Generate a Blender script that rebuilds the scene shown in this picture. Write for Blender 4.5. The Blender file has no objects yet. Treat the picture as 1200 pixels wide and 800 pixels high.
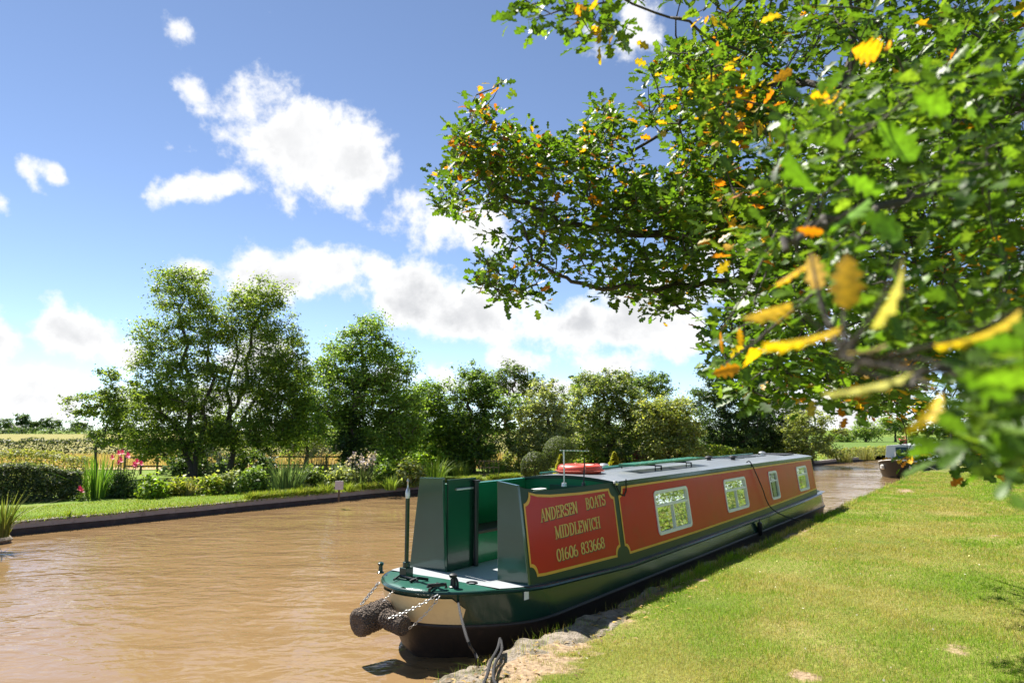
import bpy, bmesh, math, random
import numpy as np
from mathutils import Vector, Matrix

SC = bpy.context.scene
COL = SC.collection
rad = math.radians
RNG = np.random.default_rng(7)
random.seed(7)

# ------------------------------------------------------------------ camera model
FPX = 800.0                      # focal length for a 1200 px wide picture (24 mm)
PITCH = math.atan(103 / 800.0)
CAMZ = 2.5


def ray(px, py):
    u = (px - 600) / FPX
    v = (400 - py) / FPX
    return np.array([u, math.cos(PITCH) - v * math.sin(PITCH), math.sin(PITCH) + v * math.cos(PITCH)])


def at_z(px, py, z):
    d = ray(px, py)
    t = (z - CAMZ) / d[2]
    return np.array([0, 0, CAMZ]) + d * t


def at_y(px, py, y):
    d = ray(px, py)
    return np.array([0, 0, CAMZ]) + d * (y / d[1])


# canal frame: D along the canal, L across it to the left
D = np.array([.59, .807]); D /= np.linalg.norm(D)
L = np.array([-D[1], D[0]])


def sa(s, a, z=0.0):
    p = D * s + L * a
    return (p[0], p[1], z)


# ------------------------------------------------------------------ small helpers
def tag(o, label=None, cat=None, group=None, kind=None):
    if label: o['label'] = label
    if cat: o['category'] = cat
    if group: o['group'] = group
    if kind: o['kind'] = kind
    return o


def empty(name, loc=(0, 0, 0), rz=0.0):
    o = bpy.data.objects.new(name, None)
    o.empty_display_size = .1
    COL.objects.link(o)
    o.location = loc
    o.rotation_euler = (0, 0, rz)
    return o


def link(name, me, mats, parent=None, smooth=False):
    for m in (mats if isinstance(mats, (list, tuple)) else [mats]):
        me.materials.append(m)
    o = bpy.data.objects.new(name, me)
    COL.objects.link(o)
    if parent: o.parent = parent
    if smooth:
        me.polygons.foreach_set('use_smooth', [True] * len(me.polygons))
    return o


class MB:
    """collects faces, then becomes ONE mesh object"""

    def __init__(s):
        s.v = []; s.f = []; s.m = []

    def face(s, pts, mi=0):
        n = len(s.v)
        s.v += [tuple(map(float, p)) for p in pts]
        s.f.append(tuple(range(n, n + len(pts)))); s.m.append(mi)

    def grid(s, rows, mi=0, close=False):
        n = len(s.v); w = len(rows[0])
        for r in rows: s.v += [tuple(map(float, p)) for p in r]
        for i in range(len(rows) - 1):
            for j in range(w if close else w - 1):
                k = (j + 1) % w
                s.f.append((n + i * w + j, n + i * w + k, n + (i + 1) * w + k, n + (i + 1) * w + j)); s.m.append(mi)

    def box(s, x0, x1, y0, y1, z0, z1, mi=0):
        n = len(s.v)
        s.v += [(x, y, z) for z in (z0, z1) for y in (y0, y1) for x in (x0, x1)]
        for q in ((0, 2, 3, 1), (4, 5, 7, 6), (0, 1, 5, 4), (2, 6, 7, 3), (0, 4, 6, 2), (1, 3, 7, 5)):
            s.f.append(tuple(n + i for i in q)); s.m.append(mi)

    def prism(s, poly, dvec, mi=0):
        """closed polygon extruded along dvec"""
        d = np.array(dvec, float); a = [np.array(p, float) for p in poly]
        n = len(s.v); k = len(a)
        s.v += [tuple(p) for p in a] + [tuple(p + d) for p in a]
        s.f.append(tuple(range(n + k - 1, n - 1, -1))); s.m.append(mi)
        s.f.append(tuple(range(n + k, n + 2 * k))); s.m.append(mi)
        for i in range(k):
            j = (i + 1) % k
            s.f.append((n + i, n + j, n + k + j, n + k + i)); s.m.append(mi)

    def tube(s, pts, r, sides=8, mi=0, cap=True):
        P = [np.array(p, float) for p in pts]
        R = r if hasattr(r, '__len__') else [r] * len(P)
        rows = []; ref = None
        for i, p in enumerate(P):
            t = P[min(i + 1, len(P) - 1)] - P[max(i - 1, 0)]
            t = t / (np.linalg.norm(t) + 1e-9)
            if ref is None:
                ref = np.array([0, 0, 1.]) if abs(t[2]) < .9 else np.array([1., 0, 0])
            x = np.cross(ref, t); x /= np.linalg.norm(x) + 1e-9
            y = np.cross(t, x); ref = y
            rows.append([p + R[i] * (x * math.cos(a) + y * math.sin(a)) for a in np.arange(sides) * 2 * math.pi / sides])
        n = len(s.v); s.grid(rows, mi, close=True)
        if cap:
            m = len(s.v)
            s.f.append(tuple(range(n + sides - 1, n - 1, -1))); s.m.append(mi)
            s.f.append(tuple(range(m - sides, m))); s.m.append(mi)

    def lathe(s, prof, c=(0, 0, 0), sides=16, mi=0):
        """profile of (r, z) turned about the vertical through c"""
        rows = [[(c[0] + r * math.cos(a), c[1] + r * math.sin(a), c[2] + z) for a in np.arange(sides) * 2 * math.pi / sides] for r, z in prof]
        n = len(s.v); s.grid(rows, mi, close=True); m = len(s.v)
        s.f.append(tuple(range(n + sides - 1, n - 1, -1))); s.m.append(mi)
        s.f.append(tuple(range(m - sides, m))); s.m.append(mi)

    def build(s, name, mats, parent=None, smooth=False, bevel=0, fix=True):
        me = bpy.data.meshes.new(name)
        me.from_pydata(s.v, [], s.f)
        me.polygons.foreach_set('material_index', s.m)
        if fix:
            bm = bmesh.new(); bm.from_mesh(me)
            bmesh.ops.recalc_face_normals(bm, faces=bm.faces)
            bm.to_mesh(me); bm.free()
        o = link(name, me, mats, parent)
        if smooth:
            me.polygons.foreach_set('use_smooth', [True] * len(me.polygons))
            try: me.set_sharp_from_angle(angle=rad(40))
            except Exception: pass
        if bevel:
            b = o.modifiers.new('bevel', 'BEVEL'); b.width = bevel; b.segments = 2; b.limit_method = 'ANGLE'; b.angle_limit = rad(40)
        return o


def np_mesh(name, verts, faces, tint=None, smooth=False):
    """fast mesh of equal sized faces; tint = one colour per vertex (the leaf's own colour)"""
    me = bpy.data.meshes.new(name)
    nv = len(verts); nf, k = faces.shape
    me.vertices.add(nv); me.vertices.foreach_set('co', np.ascontiguousarray(verts, np.float32).ravel())
    me.loops.add(nf * k); me.loops.foreach_set('vertex_index', np.ascontiguousarray(faces, np.int32).ravel())
    me.polygons.add(nf)
    me.polygons.foreach_set('loop_start', np.arange(nf, dtype=np.int32) * k)
    if smooth: me.polygons.foreach_set('use_smooth', np.ones(nf, bool))
    me.update(calc_edges=True)
    if tint is not None:
        at = me.attributes.new('tint', 'FLOAT_COLOR', 'POINT')
        c = np.ones((nv, 4), np.float32); c[:, :3] = tint
        at.data.foreach_set('color', c.ravel())
    return me


# ------------------------------------------------------------------ materials
def nodes_of(m):
    m.use_nodes = True
    t = m.node_tree
    return t, t.nodes, t.links, t.nodes['Principled BSDF']


def mat(name, col, rough=.5, var=.15, scale=6, bump=0, bscale=40, metal=0, coat=0, spec=.5, dirt=None, dscale=2.5, dmin=.55, dmax=.75):
    m = bpy.data.materials.new(name)
    t, N, K, b = nodes_of(m)
    b.inputs['Roughness'].default_value = rough
    b.inputs['Metallic'].default_value = metal
    b.inputs['Coat Weight'].default_value = coat
    b.inputs['Coat Roughness'].default_value = .06
    b.inputs['Specular IOR Level'].default_value = spec
    tc = N.new('ShaderNodeTexCoord')
    nz = N.new('ShaderNodeTexNoise'); nz.inputs['Scale'].default_value = scale; nz.inputs['Detail'].default_value = 6
    K.new(tc.outputs['Object'], nz.inputs['Vector'])
    mx = N.new('ShaderNodeMix'); mx.data_type = 'RGBA'
    mx.inputs[6].default_value = (*[c * (1 - var) for c in col], 1)
    mx.inputs[7].default_value = (*[min(1, c * (1 + var)) for c in col], 1)
    K.new(nz.outputs['Fac'], mx.inputs[0])
    out = mx.outputs[2]
    if dirt:
        n2 = N.new('ShaderNodeTexNoise'); n2.inputs['Scale'].default_value = dscale; n2.inputs['Detail'].default_value = 8; n2.inputs['Roughness'].default_value = .65
        K.new(tc.outputs['Object'], n2.inputs['Vector'])
        mr = N.new('ShaderNodeMapRange'); mr.inputs[1].default_value = dmin; mr.inputs[2].default_value = dmax
        K.new(n2.outputs['Fac'], mr.inputs[0])
        m2 = N.new('ShaderNodeMix'); m2.data_type = 'RGBA'
        K.new(mr.outputs[0], m2.inputs[0]); K.new(out, m2.inputs[6]); m2.inputs[7].default_value = (*dirt, 1)
        out = m2.outputs[2]
    K.new(out, b.inputs['Base Color'])
    if bump:
        n3 = N.new('ShaderNodeTexNoise'); n3.inputs['Scale'].default_value = bscale; n3.inputs['Detail'].default_value = 5
        K.new(tc.outputs['Object'], n3.inputs['Vector'])
        bp = N.new('ShaderNodeBump'); bp.inputs['Strength'].default_value = bump; bp.inputs['Distance'].default_value = .02
        K.new(n3.outputs['Fac'], bp.inputs['Height']); K.new(bp.outputs[0], b.inputs['Normal'])
    return m


def leaf_mat(name, trans=.4, rough=.45, spec=.5, gain=(1.25, 1.25, .55)):
    m = bpy.data.materials.new(name)
    t, N, K, b = nodes_of(m)
    at = N.new('ShaderNodeAttribute'); at.attribute_name = 'tint'
    K.new(at.outputs['Color'], b.inputs['Base Color'])
    b.inputs['Roughness'].default_value = rough
    b.inputs['Specular IOR Level'].default_value = spec
    tr = N.new('ShaderNodeBsdfTranslucent')
    mu = N.new('ShaderNodeMix'); mu.data_type = 'RGBA'; mu.blend_type = 'MULTIPLY'; mu.inputs[0].default_value = 1
    K.new(at.outputs['Color'], mu.inputs[6]); mu.inputs[7].default_value = (*gain, 1)
    K.new(mu.outputs[2], tr.inputs['Color'])
    mx = N.new('ShaderNodeMixShader'); mx.inputs[0].default_value = trans
    K.new(b.outputs[0], mx.inputs[1]); K.new(tr.outputs[0], mx.inputs[2])
    K.new(mx.outputs[0], N['Material Output'].inputs['Surface'])
    return m


M = {}
M['leaf'] = leaf_mat('tree_leaf', .5, .5, .35, (1.5, 1.45, .6))
M['oakleaf'] = leaf_mat('oak_leaf', .48, .46, .4, (1.3, 1.3, .5))
def mottle(m, scale, lo, hi):
    t = m.node_tree; N = t.nodes; K = t.links
    at = [n for n in N if n.type == 'ATTRIBUTE'][0]; dst = [l.to_socket for l in at.outputs['Color'].links]
    geo = N.new('ShaderNodeNewGeometry'); nz = N.new('ShaderNodeTexNoise'); nz.inputs['Scale'].default_value = scale; nz.inputs['Detail'].default_value = 4
    K.new(geo.outputs['Position'], nz.inputs['Vector'])
    r = N.new('ShaderNodeMapRange'); r.inputs[1].default_value = .3; r.inputs[2].default_value = .7; r.inputs[3].default_value = lo; r.inputs[4].default_value = hi; K.new(nz.outputs['Fac'], r.inputs[0])
    x = N.new('ShaderNodeMix'); x.data_type = 'RGBA'; x.blend_type = 'MULTIPLY'; x.inputs[0].default_value = 1
    K.new(at.outputs['Color'], x.inputs[6]); K.new(r.outputs[0], x.inputs[7])
    for d in dst: K.new(x.outputs[2], d)


mottle(M['oakleaf'], 70, .6, 1.3)
M['blade'] = leaf_mat('grass_blade', .4, .6, .2, (1.2, 1.2, .6))
M['bark'] = mat('bark', (.075, .06, .045), .9, .35, 14, .6, 30)
M['oakbark'] = mat('oak_bark', (.06, .05, .04), .9, .35, 14, .6, 40)
M['stem'] = mat('plant_stem', (.06, .08, .03), .8)
M['green_gloss'] = mat('dark_green_gloss_paint', (.010, .04, .026), .2, .12, 3, .10, 3, coat=.3, spec=.4)
M['cabin_green'] = mat('cabin_side_dark_green_paint', (.012, .045, .028), .32, .12, 3, .08, 3, spec=.25, dirt=(.02, .05, .03))
M['green_panel'] = mat('mid_green_gloss_paint', (.022, .07, .045), .2, .12, 3, 0, coat=.6)
M['green_in'] = mat('bright_green_gloss_paint', (.008, .16, .065), .25, .1, 3, coat=.4)
M['green_deck'] = mat('deck_green_paint', (.02, .11, .075), .3, .2, 6, .15, 60, coat=.3, dirt=(.05, .09, .07))
M['deck_grey'] = mat('deck_grey_paint', (.32, .35, .37), .5, .12, 5, .2, 120, dirt=(.2, .2, .19))
M['roof_grey'] = mat('roof_grey_paint', (.17, .19, .205), .4, .1, 2, .1, 80, coat=.2, dirt=(.22, .23, .22))
M['gunwale'] = mat('gunwale_dark_paint', (.035, .045, .055), .28, .2, 8, 0, coat=.3)
M['red'] = mat('red_panel_paint', (.56, .011, .010), .26, .10, 1.2, .10, 3, coat=.05, spec=.22, dirt=(.46, .026, .012), dscale=1.6)
M['gold'] = mat('gold_line_paint', (.8, .42, .04), .35, .08, 10)
M['gold_letter'] = mat('gold_leaf_lettering', (.78, .5, .12), .4, .2, 30)
M['shade_letter'] = mat('lettering_shade_paint', (.06, .012, .01), .4, .1)
M['cream'] = mat('cream_paint', (.78, .58, .29), .35, .06, 3, 0, coat=.3, dirt=(.62, .44, .22))
M['hull_black'] = mat('hull_blacking', (.035, .027, .022), .5, .3, 4, .15, 30, dirt=(.09, .06, .04), dscale=3)
M['black'] = mat('black_paint', (.012, .012, .013), .4)
M['steel'] = mat('galvanised_steel', (.55, .55, .53), .35, .15, 30, .1, 60, metal=.8)
M['white_frame'] = mat('white_window_frame', (.86, .87, .83), .35, .05, 8)
M['wood_dark'] = mat('dark_bench_wood', (.06, .03, .02), .4, .2, 8)
M['curtain'] = mat('pale_green_curtain', (.74, .8, .58), .9, .2, 20)
M['interior'] = mat('cabin_interior', (.08, .06, .05), .8)
M['rope_brown'] = mat('fender_rope', (.13, .095, .075), .95, .5, 45, 1.0, 70, dirt=(.045, .034, .028), dscale=40, dmin=.45, dmax=.6)
M['rope_black'] = mat('black_rope', (.018, .017, .018), .8, .35, 90, .6, 200)
M['rope_white'] = mat('white_rope', (.6, .58, .52), .8, .2, 60)
M['buoy'] = mat('lifebuoy_orange_red', (.66, .075, .04), .45, .1, 5)
M['buoy_rope'] = mat('lifebuoy_rope', (.5, .12, .08), .8)
M['plank_green'] = mat('green_plank_paint', (.02, .2, .11), .35, .2, 6, 0, coat=.3)
M['stone'] = mat('coping_stone', (.27, .225, .175), .95, .5, 14, 1.0, 48, dirt=(.12, .10, .065), dscale=7, dmin=.46, dmax=.58)
M['piling'] = mat('piling_dark', (.06, .047, .042), .85, .4, 5, .6, 20, dirt=(.13, .10, .085), dscale=3)
M['piling_cap'] = mat('piling_cap_timber', (.33, .29, .27), .85, .3, 4, .5, 25, dirt=(.12, .10, .09), dscale=4)
M['fence_wood'] = mat('weathered_fence_wood', (.10, .075, .05), .9, .3, 12, .4, 40)
M['brick'] = mat('farm_brick', (.33, .12, .08), .9, .3, 3)
M['tinroof'] = mat('pale_sheet_roof', (.5, .5, .49), .5, .1, .6)
M['darkwall'] = mat('dark_barn_wall', (.07, .06, .055), .9, .3, 1)
M['whitewall'] = mat('white_farm_wall', (.7, .68, .62), .8)
M['slate'] = mat('slate_roof', (.12, .12, .13), .7)
M['sign'] = mat('sign_face', (.55, .5, .5), .6, .1, 12, dirt=(.35, .3, .28), dscale=14)
M['terracotta'] = mat('red_bench_wood', (.28, .07, .045), .6, .2, 8)
M['boat2_cabin'] = mat('pale_grey_cabin_paint', (.5, .53, .5), .4, .1, 3)
M['pink'] = mat('pink_flower', (.75, .07, .22), .6, .25, 30)


def knot_mat():
    m = mat('knotted_fender_rope', (.24, .18, .135), .95, .4, 30)
    t = m.node_tree; N = t.nodes; K = t.links; b = N['Principled BSDF']
    tc = N.new('ShaderNodeTexCoord'); v = N.new('ShaderNodeTexVoronoi'); v.feature = 'DISTANCE_TO_EDGE'; v.inputs['Scale'].default_value = 46
    K.new(tc.outputs['Object'], v.inputs['Vector'])
    r = N.new('ShaderNodeMapRange'); r.inputs[1].default_value = .02; r.inputs[2].default_value = .28; r.inputs[3].default_value = .35; r.inputs[4].default_value = 1.1
    K.new(v.outputs['Distance'], r.inputs[0])
    x = N.new('ShaderNodeMix'); x.data_type = 'RGBA'; x.blend_type = 'MULTIPLY'; x.inputs[0].default_value = 1
    K.new(b.inputs['Base Color'].links[0].from_socket, x.inputs[6]); K.new(r.outputs[0], x.inputs[7]); K.new(x.outputs[2], b.inputs['Base Color'])
    bp = N.new('ShaderNodeBump'); bp.inputs['Strength'].default_value = 1; bp.inputs['Distance'].default_value = .05
    K.new(v.outputs['Distance'], bp.inputs['Height']); K.new(bp.outputs[0], b.inputs['Normal'])
    return m


M['rope_brown'] = knot_mat()


def glass_mat():
    m = bpy.data.materials.new('window_glass'); t, N, K, b = nodes_of(m)
    N.remove(b)
    g = N.new('ShaderNodeBsdfGlossy'); g.inputs['Roughness'].default_value = .02; g.inputs['Color'].default_value = (.95, .97, .97, 1)
    tr = N.new('ShaderNodeBsdfTransparent'); tr.inputs['Color'].default_value = (.8, .85, .82, 1)
    fr = N.new('ShaderNodeFresnel'); fr.inputs['IOR'].default_value = 1.5
    ad = N.new('ShaderNodeMath'); ad.operation = 'MULTIPLY_ADD'; ad.inputs[1].default_value = .7; ad.inputs[2].default_value = .05; ad.use_clamp = True
    K.new(fr.outputs[0], ad.inputs[0])
    mx = N.new('ShaderNodeMixShader'); K.new(ad.outputs[0], mx.inputs[0]); K.new(tr.outputs[0], mx.inputs[1]); K.new(g.outputs[0], mx.inputs[2])
    K.new(mx.outputs[0], N['Material Output'].inputs['Surface'])
    return m


M['glass'] = glass_mat()


def water_mat():
    m = bpy.data.materials.new('muddy_canal_water'); t, N, K, b = nodes_of(m)
    geo = N.new('ShaderNodeNewGeometry')
    nz = N.new('ShaderNodeTexNoise'); nz.inputs['Scale'].default_value = .25; nz.inputs['Detail'].default_value = 4
    K.new(geo.outputs['Position'], nz.inputs['Vector'])
    mx = N.new('ShaderNodeMix'); mx.data_type = 'RGBA'
    mx.inputs[6].default_value = (*WATER[0], 1); mx.inputs[7].default_value = (*WATER[1], 1)
    K.new(nz.outputs['Fac'], mx.inputs[0]); K.new(mx.outputs[2], b.inputs['Base Color'])
    b.inputs['Roughness'].default_value = .04; b.inputs['IOR'].default_value = 1.33
    b.inputs['Specular IOR Level'].default_value = .5

    def wave(scale, sx, rot, dist, detail):
        mp = N.new('ShaderNodeMapping'); mp.inputs['Rotation'].default_value = (0, 0, rad(rot)); mp.inputs['Scale'].default_value = (sx, 1, 1)
        K.new(geo.outputs['Position'], mp.inputs['Vector'])
        w = N.new('ShaderNodeTexNoise'); w.inputs['Scale'].default_value = scale; w.inputs['Detail'].default_value = detail; w.inputs['Distortion'].default_value = dist
        w.inputs['Roughness'].default_value = .45
        K.new(mp.outputs[0], w.inputs['Vector'])
        return w.outputs['Fac']
    h1 = wave(1.3, .55, 22, .6, 3)
    h2 = wave(4.6, .6, -4, .5, 3)
    mask = N.new('ShaderNodeTexNoise'); mask.inputs['Scale'].default_value = .22; mask.inputs['Detail'].default_value = 2
    K.new(geo.outputs['Position'], mask.inputs['Vector'])
    mr = N.new('ShaderNodeMapRange'); mr.inputs[1].default_value = .35; mr.inputs[2].default_value = .65; mr.inputs[3].default_value = .22; mr.inputs[4].default_value = 1.0
    K.new(mask.outputs['Fac'], mr.inputs[0])
    a = N.new('ShaderNodeMath'); a.operation = 'MULTIPLY'; a.inputs[1].default_value = .5; K.new(h2, a.inputs[0])
    s = N.new('ShaderNodeMath'); s.operation = 'ADD'; K.new(h1, s.inputs[0]); K.new(a.outputs[0], s.inputs[1])
    s2 = N.new('ShaderNodeMath'); s2.operation = 'MULTIPLY'; K.new(s.outputs[0], s2.inputs[0]); K.new(mr.outputs[0], s2.inputs[1])
    bp = N.new('ShaderNodeBump'); bp.inputs['Strength'].default_value = 1; bp.inputs['Distance'].default_value = .095
    K.new(s2.outputs[0], bp.inputs['Height']); K.new(bp.outputs[0], b.inputs['Normal'])
    return m


WATER = ((.20, .125, .058), (.25, .160, .076))
M['water'] = water_mat()


def ground_mat(name, use_tint, c0, c1, c2):
    m = bpy.data.materials.new(name); t, N, K, b = nodes_of(m)
    b.inputs['Roughness'].default_value = .95; b.inputs['Specular IOR Level'].default_value = .15
    geo = N.new('ShaderNodeNewGeometry')

    def nz(sc, de=6):
        n = N.new('ShaderNodeTexNoise'); n.inputs['Scale'].default_value = sc; n.inputs['Detail'].default_value = de
        K.new(geo.outputs['Position'], n.inputs['Vector']); return n.outputs['Fac']
    r = N.new('ShaderNodeValToRGB'); e = r.color_ramp.elements
    e[0].position = .32; e[0].color = (*c0, 1); e[1].position = .68; e[1].color = (*c2, 1)
    k = e.new(.5); k.color = (*c1, 1)
    K.new(nz(.7), r.inputs[0])
    f = N.new('ShaderNodeMix'); f.data_type = 'RGBA'; f.blend_type = 'MULTIPLY'; f.inputs[0].default_value = .75
    f.inputs[0].default_value = .7
    r2 = N.new('ShaderNodeMapRange'); r2.inputs[1].default_value = .3; r2.inputs[2].default_value = .7; r2.inputs[3].default_value = .45; r2.inputs[4].default_value = 1.35
    K.new(nz(26, 8), r2.inputs[0])
    K.new(r.outputs[0], f.inputs[6]); K.new(r2.outputs[0], f.inputs[7])
    out = f.outputs[2]
    if use_tint:
        at = N.new('ShaderNodeAttribute'); at.attribute_name = 'tint'
        sp = N.new('ShaderNodeSeparateColor'); K.new(at.outputs['Color'], sp.inputs[0])
        d = N.new('ShaderNodeMix'); d.data_type = 'RGBA'
        soil = N.new('ShaderNodeValToRGB'); q = soil.color_ramp.elements
        q[0].position = .3; q[0].color = (.17, .115, .07, 1); q[1].position = .7; q[1].color = (.42, .31, .20, 1)
        K.new(nz(18, 8), soil.inputs[0])
        ad = N.new('ShaderNodeMath'); ad.operation = 'MULTIPLY_ADD'; ad.inputs[1].default_value = .9; ad.inputs[2].default_value = -.45
        K.new(nz(9, 6), ad.inputs[0])
        a2 = N.new('ShaderNodeMath'); a2.operation = 'ADD'; a2.use_clamp = True; K.new(ad.outputs[0], a2.inputs[0]); K.new(sp.outputs[0], a2.inputs[1])
        st = N.new('ShaderNodeMapRange'); st.inputs[1].default_value = .3; st.inputs[2].default_value = .6
        K.new(a2.outputs[0], st.inputs[0])
        K.new(st.outputs[0], d.inputs[0]); K.new(out, d.inputs[6]); K.new(soil.outputs[0], d.inputs[7])
        out = d.outputs[2]
    K.new(out, b.inputs['Base Color'])
    bp = N.new('ShaderNodeBump'); bp.inputs['Strength'].default_value = .6; bp.inputs['Distance'].default_value = .03
    K.new(nz(35, 6), bp.inputs['Height']); K.new(bp.outputs[0], b.inputs['Normal'])
    return m


M['towpath'] = ground_mat('towpath_turf', True, (.11, .15, .022), (.17, .19, .035), (.27, .24, .08))
M['farground'] = ground_mat('garden_turf', False, (.12, .19, .02), (.15, .22, .028), (.18, .21, .045))
M['wheat_soil'] = ground_mat('stubble_ground', False, (.36, .26, .12), (.42, .31, .15), (.38, .31, .15))
M['hayfield'] = ground_mat('hayfield_ground', False, (.19, .19, .05), (.24, .22, .06), (.28, .24, .08))
M['meadow'] = ground_mat('meadow_ground', False, (.09, .16, .025), (.11, .18, .03), (.13, .18, .04))


# value noise on numpy arrays (for placing turf and plants)
def vnoise(x, y, sc, seed=0):
    x = np.asarray(x) * sc; y = np.asarray(y) * sc
    xi = np.floor(x).astype(int); yi = np.floor(y).astype(int); fx = x - xi; fy = y - yi
    fx = fx * fx * (3 - 2 * fx); fy = fy * fy * (3 - 2 * fy)

    def h(a, b):
        n = (a * 374761393 + b * 668265263 + seed * 982451653) & 0x7fffffff
        n = ((n ^ (n >> 13)) * 1274126177) & 0x7fffffff
        return ((n ^ (n >> 16)) & 0xffff) / 65535.0
    return (h(xi, yi) * (1 - fx) + h(xi + 1, yi) * fx) * (1 - fy) + (h(xi, yi + 1) * (1 - fx) + h(xi + 1, yi + 1) * fx) * fy


# ------------------------------------------------------------------ ground and water
S_N = [-30, 8, 45, 60, 80, 95, 105, 112]; A_N = [4.08, 4.08, 4.0, 3.5, 0, -10, -40, -500]
S_F = [-60, 19, 28, 40, 50, 66, 85, 105, 120, 128]; A_F = [19.5, 19.5, 18.2, 14.2, 11.8, 9.5, 6, -3, -25, -500]
TOW, FARZ = .38, .30


def a_near(s): return np.interp(s, S_N, A_N)
def a_far(s): return np.interp(s, S_F, A_F)


w = MB(); w.face([(-400, -80, 0), (600, -80, 0), (600, 500, 0), (-400, 500, 0)])
tag(w.build('water', M['water']), 'muddy brown rippled canal water', 'water', kind='structure')

SOIL = [  # bare patches on the towpath: pixel centre, radii in metres (across, along)
    (520, 800, .7, .6), (590, 780, .62, .6), (645, 745, .6, .6), (700, 715, .5, .6), (750, 695, .3, .5), (820, 680, .12, .3), (790, 688, .1, .3), (945, 622, .12, .6), (925, 628, .14, .5),
    (1160, 590, .14, .5), (1165, 628, .14, .4), (945, 790, .18, .2), (1060, 575, .3, .9), (1120, 760, .16, .3)]
SOIL = [(at_z(px, py, TOW)[:2], r1, r2) for px, py, r1, r2 in SOIL]


def soil_at(x, y):
    m = np.zeros(np.shape(x))
    for c, r1, r2 in SOIL:
        dx = x - c[0]; dy = y - c[1]
        al = dx * D[0] + dy * D[1]; ac = dx * L[0] + dy * L[1]
        m = np.maximum(m, (1.0 if r1 < .2 else 1.3) + .9 * (vnoise(x, y, 6, 71) - .5) - np.sqrt((al / r2) ** 2 + (ac / r1) ** 2))
    s = x * D[0] + y * D[1]; a = x * L[0] + y * L[1]
    e = a_near(s) - a
    m = np.maximum(m, np.where(s < 9, 1.2 - e / .32, .9 - e / .10))
    return np.clip(m, 0, 1)


def tow_h(x, y):
    return TOW + .035 * (vnoise(x, y, 1.1, 1) - .5) + .02 * (vnoise(x, y, 3.1, 2) - .5)


ss = np.concatenate([np.arange(-30, 2, 2), np.arange(2, 24, .09), np.arange(24, 60, .6), np.arange(60, 112.1, 2)])
cc = np.concatenate([np.arange(0, 4.4, .09), [4.6, 5, 6, 8, 12, 20, 40, 80, 200, 500]])
S, O = np.meshgrid(ss, cc, indexing='ij')
A = a_near(S) - O
X = D[0] * S + L[0] * A; Y = D[1] * S + L[1] * A
rag = (vnoise(S * 3, O * 0, 1., 9) - .5) * .10 * (O < .05)
X += L[0] * rag; Y += L[1] * rag
Zg = tow_h(X, Y) - .05 * np.clip(1 - O / .15, 0, 1)
ni, nj = S.shape
V = np.stack([X, Y, Zg], -1).reshape(-1, 3)
idx = np.arange(ni * nj).reshape(ni, nj)
F = np.stack([idx[:-1, :-1], idx[:-1, 1:], idx[1:, 1:], idx[1:, :-1]], -1).reshape(-1, 4)
tint = np.zeros((len(V), 3)); tint[:, 0] = soil_at(V[:, 0], V[:, 1])
me = np_mesh('towpath', V, F, tint, True)
tag(link('towpath', me, M['towpath']), 'mown grass towpath with dry worn patches beside the canal', 'towpath', kind='structure')

# rough stone edge under the towpath
b = MB()
sl = np.concatenate([np.arange(-4, 24, .045), np.arange(24, 112, 1)])
prof = [(-.46, TOW - .02), (-.36, TOW + .0), (-.27, TOW + .012), (-.18, TOW + .012), (-.10, TOW + .01), (-.02, TOW + .005), (.05, TOW - .02), (.10, TOW - .07), (.12, TOW - .14), (.11, TOW - .2), (.14, .1), (.16, .03), (.14, -.4)]
rows = []
for s in sl:
    r = []
    fade = max(0, min(1, (9.0 - s) / 1.5))                    # the stones lie bare only by the bow
    for j, (o, z) in enumerate(prof):
        n1 = vnoise(s * 1.7, j * .7, 1, 21) - .5; n2 = vnoise(s * 7, j * 2.1, 1, 22) - .5
        n3 = vnoise(s * 19, j * 5.3, 1, 23) - .5
        oo = o + (.16 * n1 + .09 * n2 + .03 * n3)
        zz = z + .05 * n2 + .035 * n1 + .03 * n3 - (.10 * (1 - fade) if j < 6 else 0)
        r.append(sa(s, a_near(s) + oo, zz))
    rows.append(r)
b.grid(rows)
tag(b.build('bank_edge', M['stone'], smooth=False), 'crumbling stone and concrete edge of the towpath', 'canal bank', kind='structure')

# far side: garden and fields as one sheet to the horizon
ss = np.concatenate([np.arange(-60, 0, 10), np.arange(0, 60, 1.5), np.arange(60, 128.1, 4), [300, 900, 2500]])
cc = np.concatenate([np.arange(0, 8, .5), [9, 12, 18, 30, 60, 120, 300, 900, 2500]])
S, O = np.meshgrid(ss, cc, indexing='ij')
A = np.where(S > 128, -2500 + O * 2, a_far(S) + O)
X = D[0] * S + L[0] * A; Y = D[1] * S + L[1] * A
Zg = FARZ + np.where(O < 8, .03 * (vnoise(X, Y, .8, 4) - .5), 0) + np.where(S > 128, 0, 0)
ni, nj = S.shape
idx = np.arange(ni * nj).reshape(ni, nj)
F = np.stack([idx[:-1, :-1], idx[1:, :-1], idx[1:, 1:], idx[:-1, 1:]], -1).reshape(-1, 4)
me = np_mesh('ground', np.stack([X, Y, Zg], -1).reshape(-1, 3), F, None, True)
tag(link('ground', me, M['farground']), 'lawn and farmland beyond the canal', 'ground', kind='structure')


def sheet(name, pts, m, label, z):
    q = MB(); q.face([(x, y, z) for x, y in pts])
    return tag(q.build(name, m), label, 'field', kind='structure')


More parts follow.
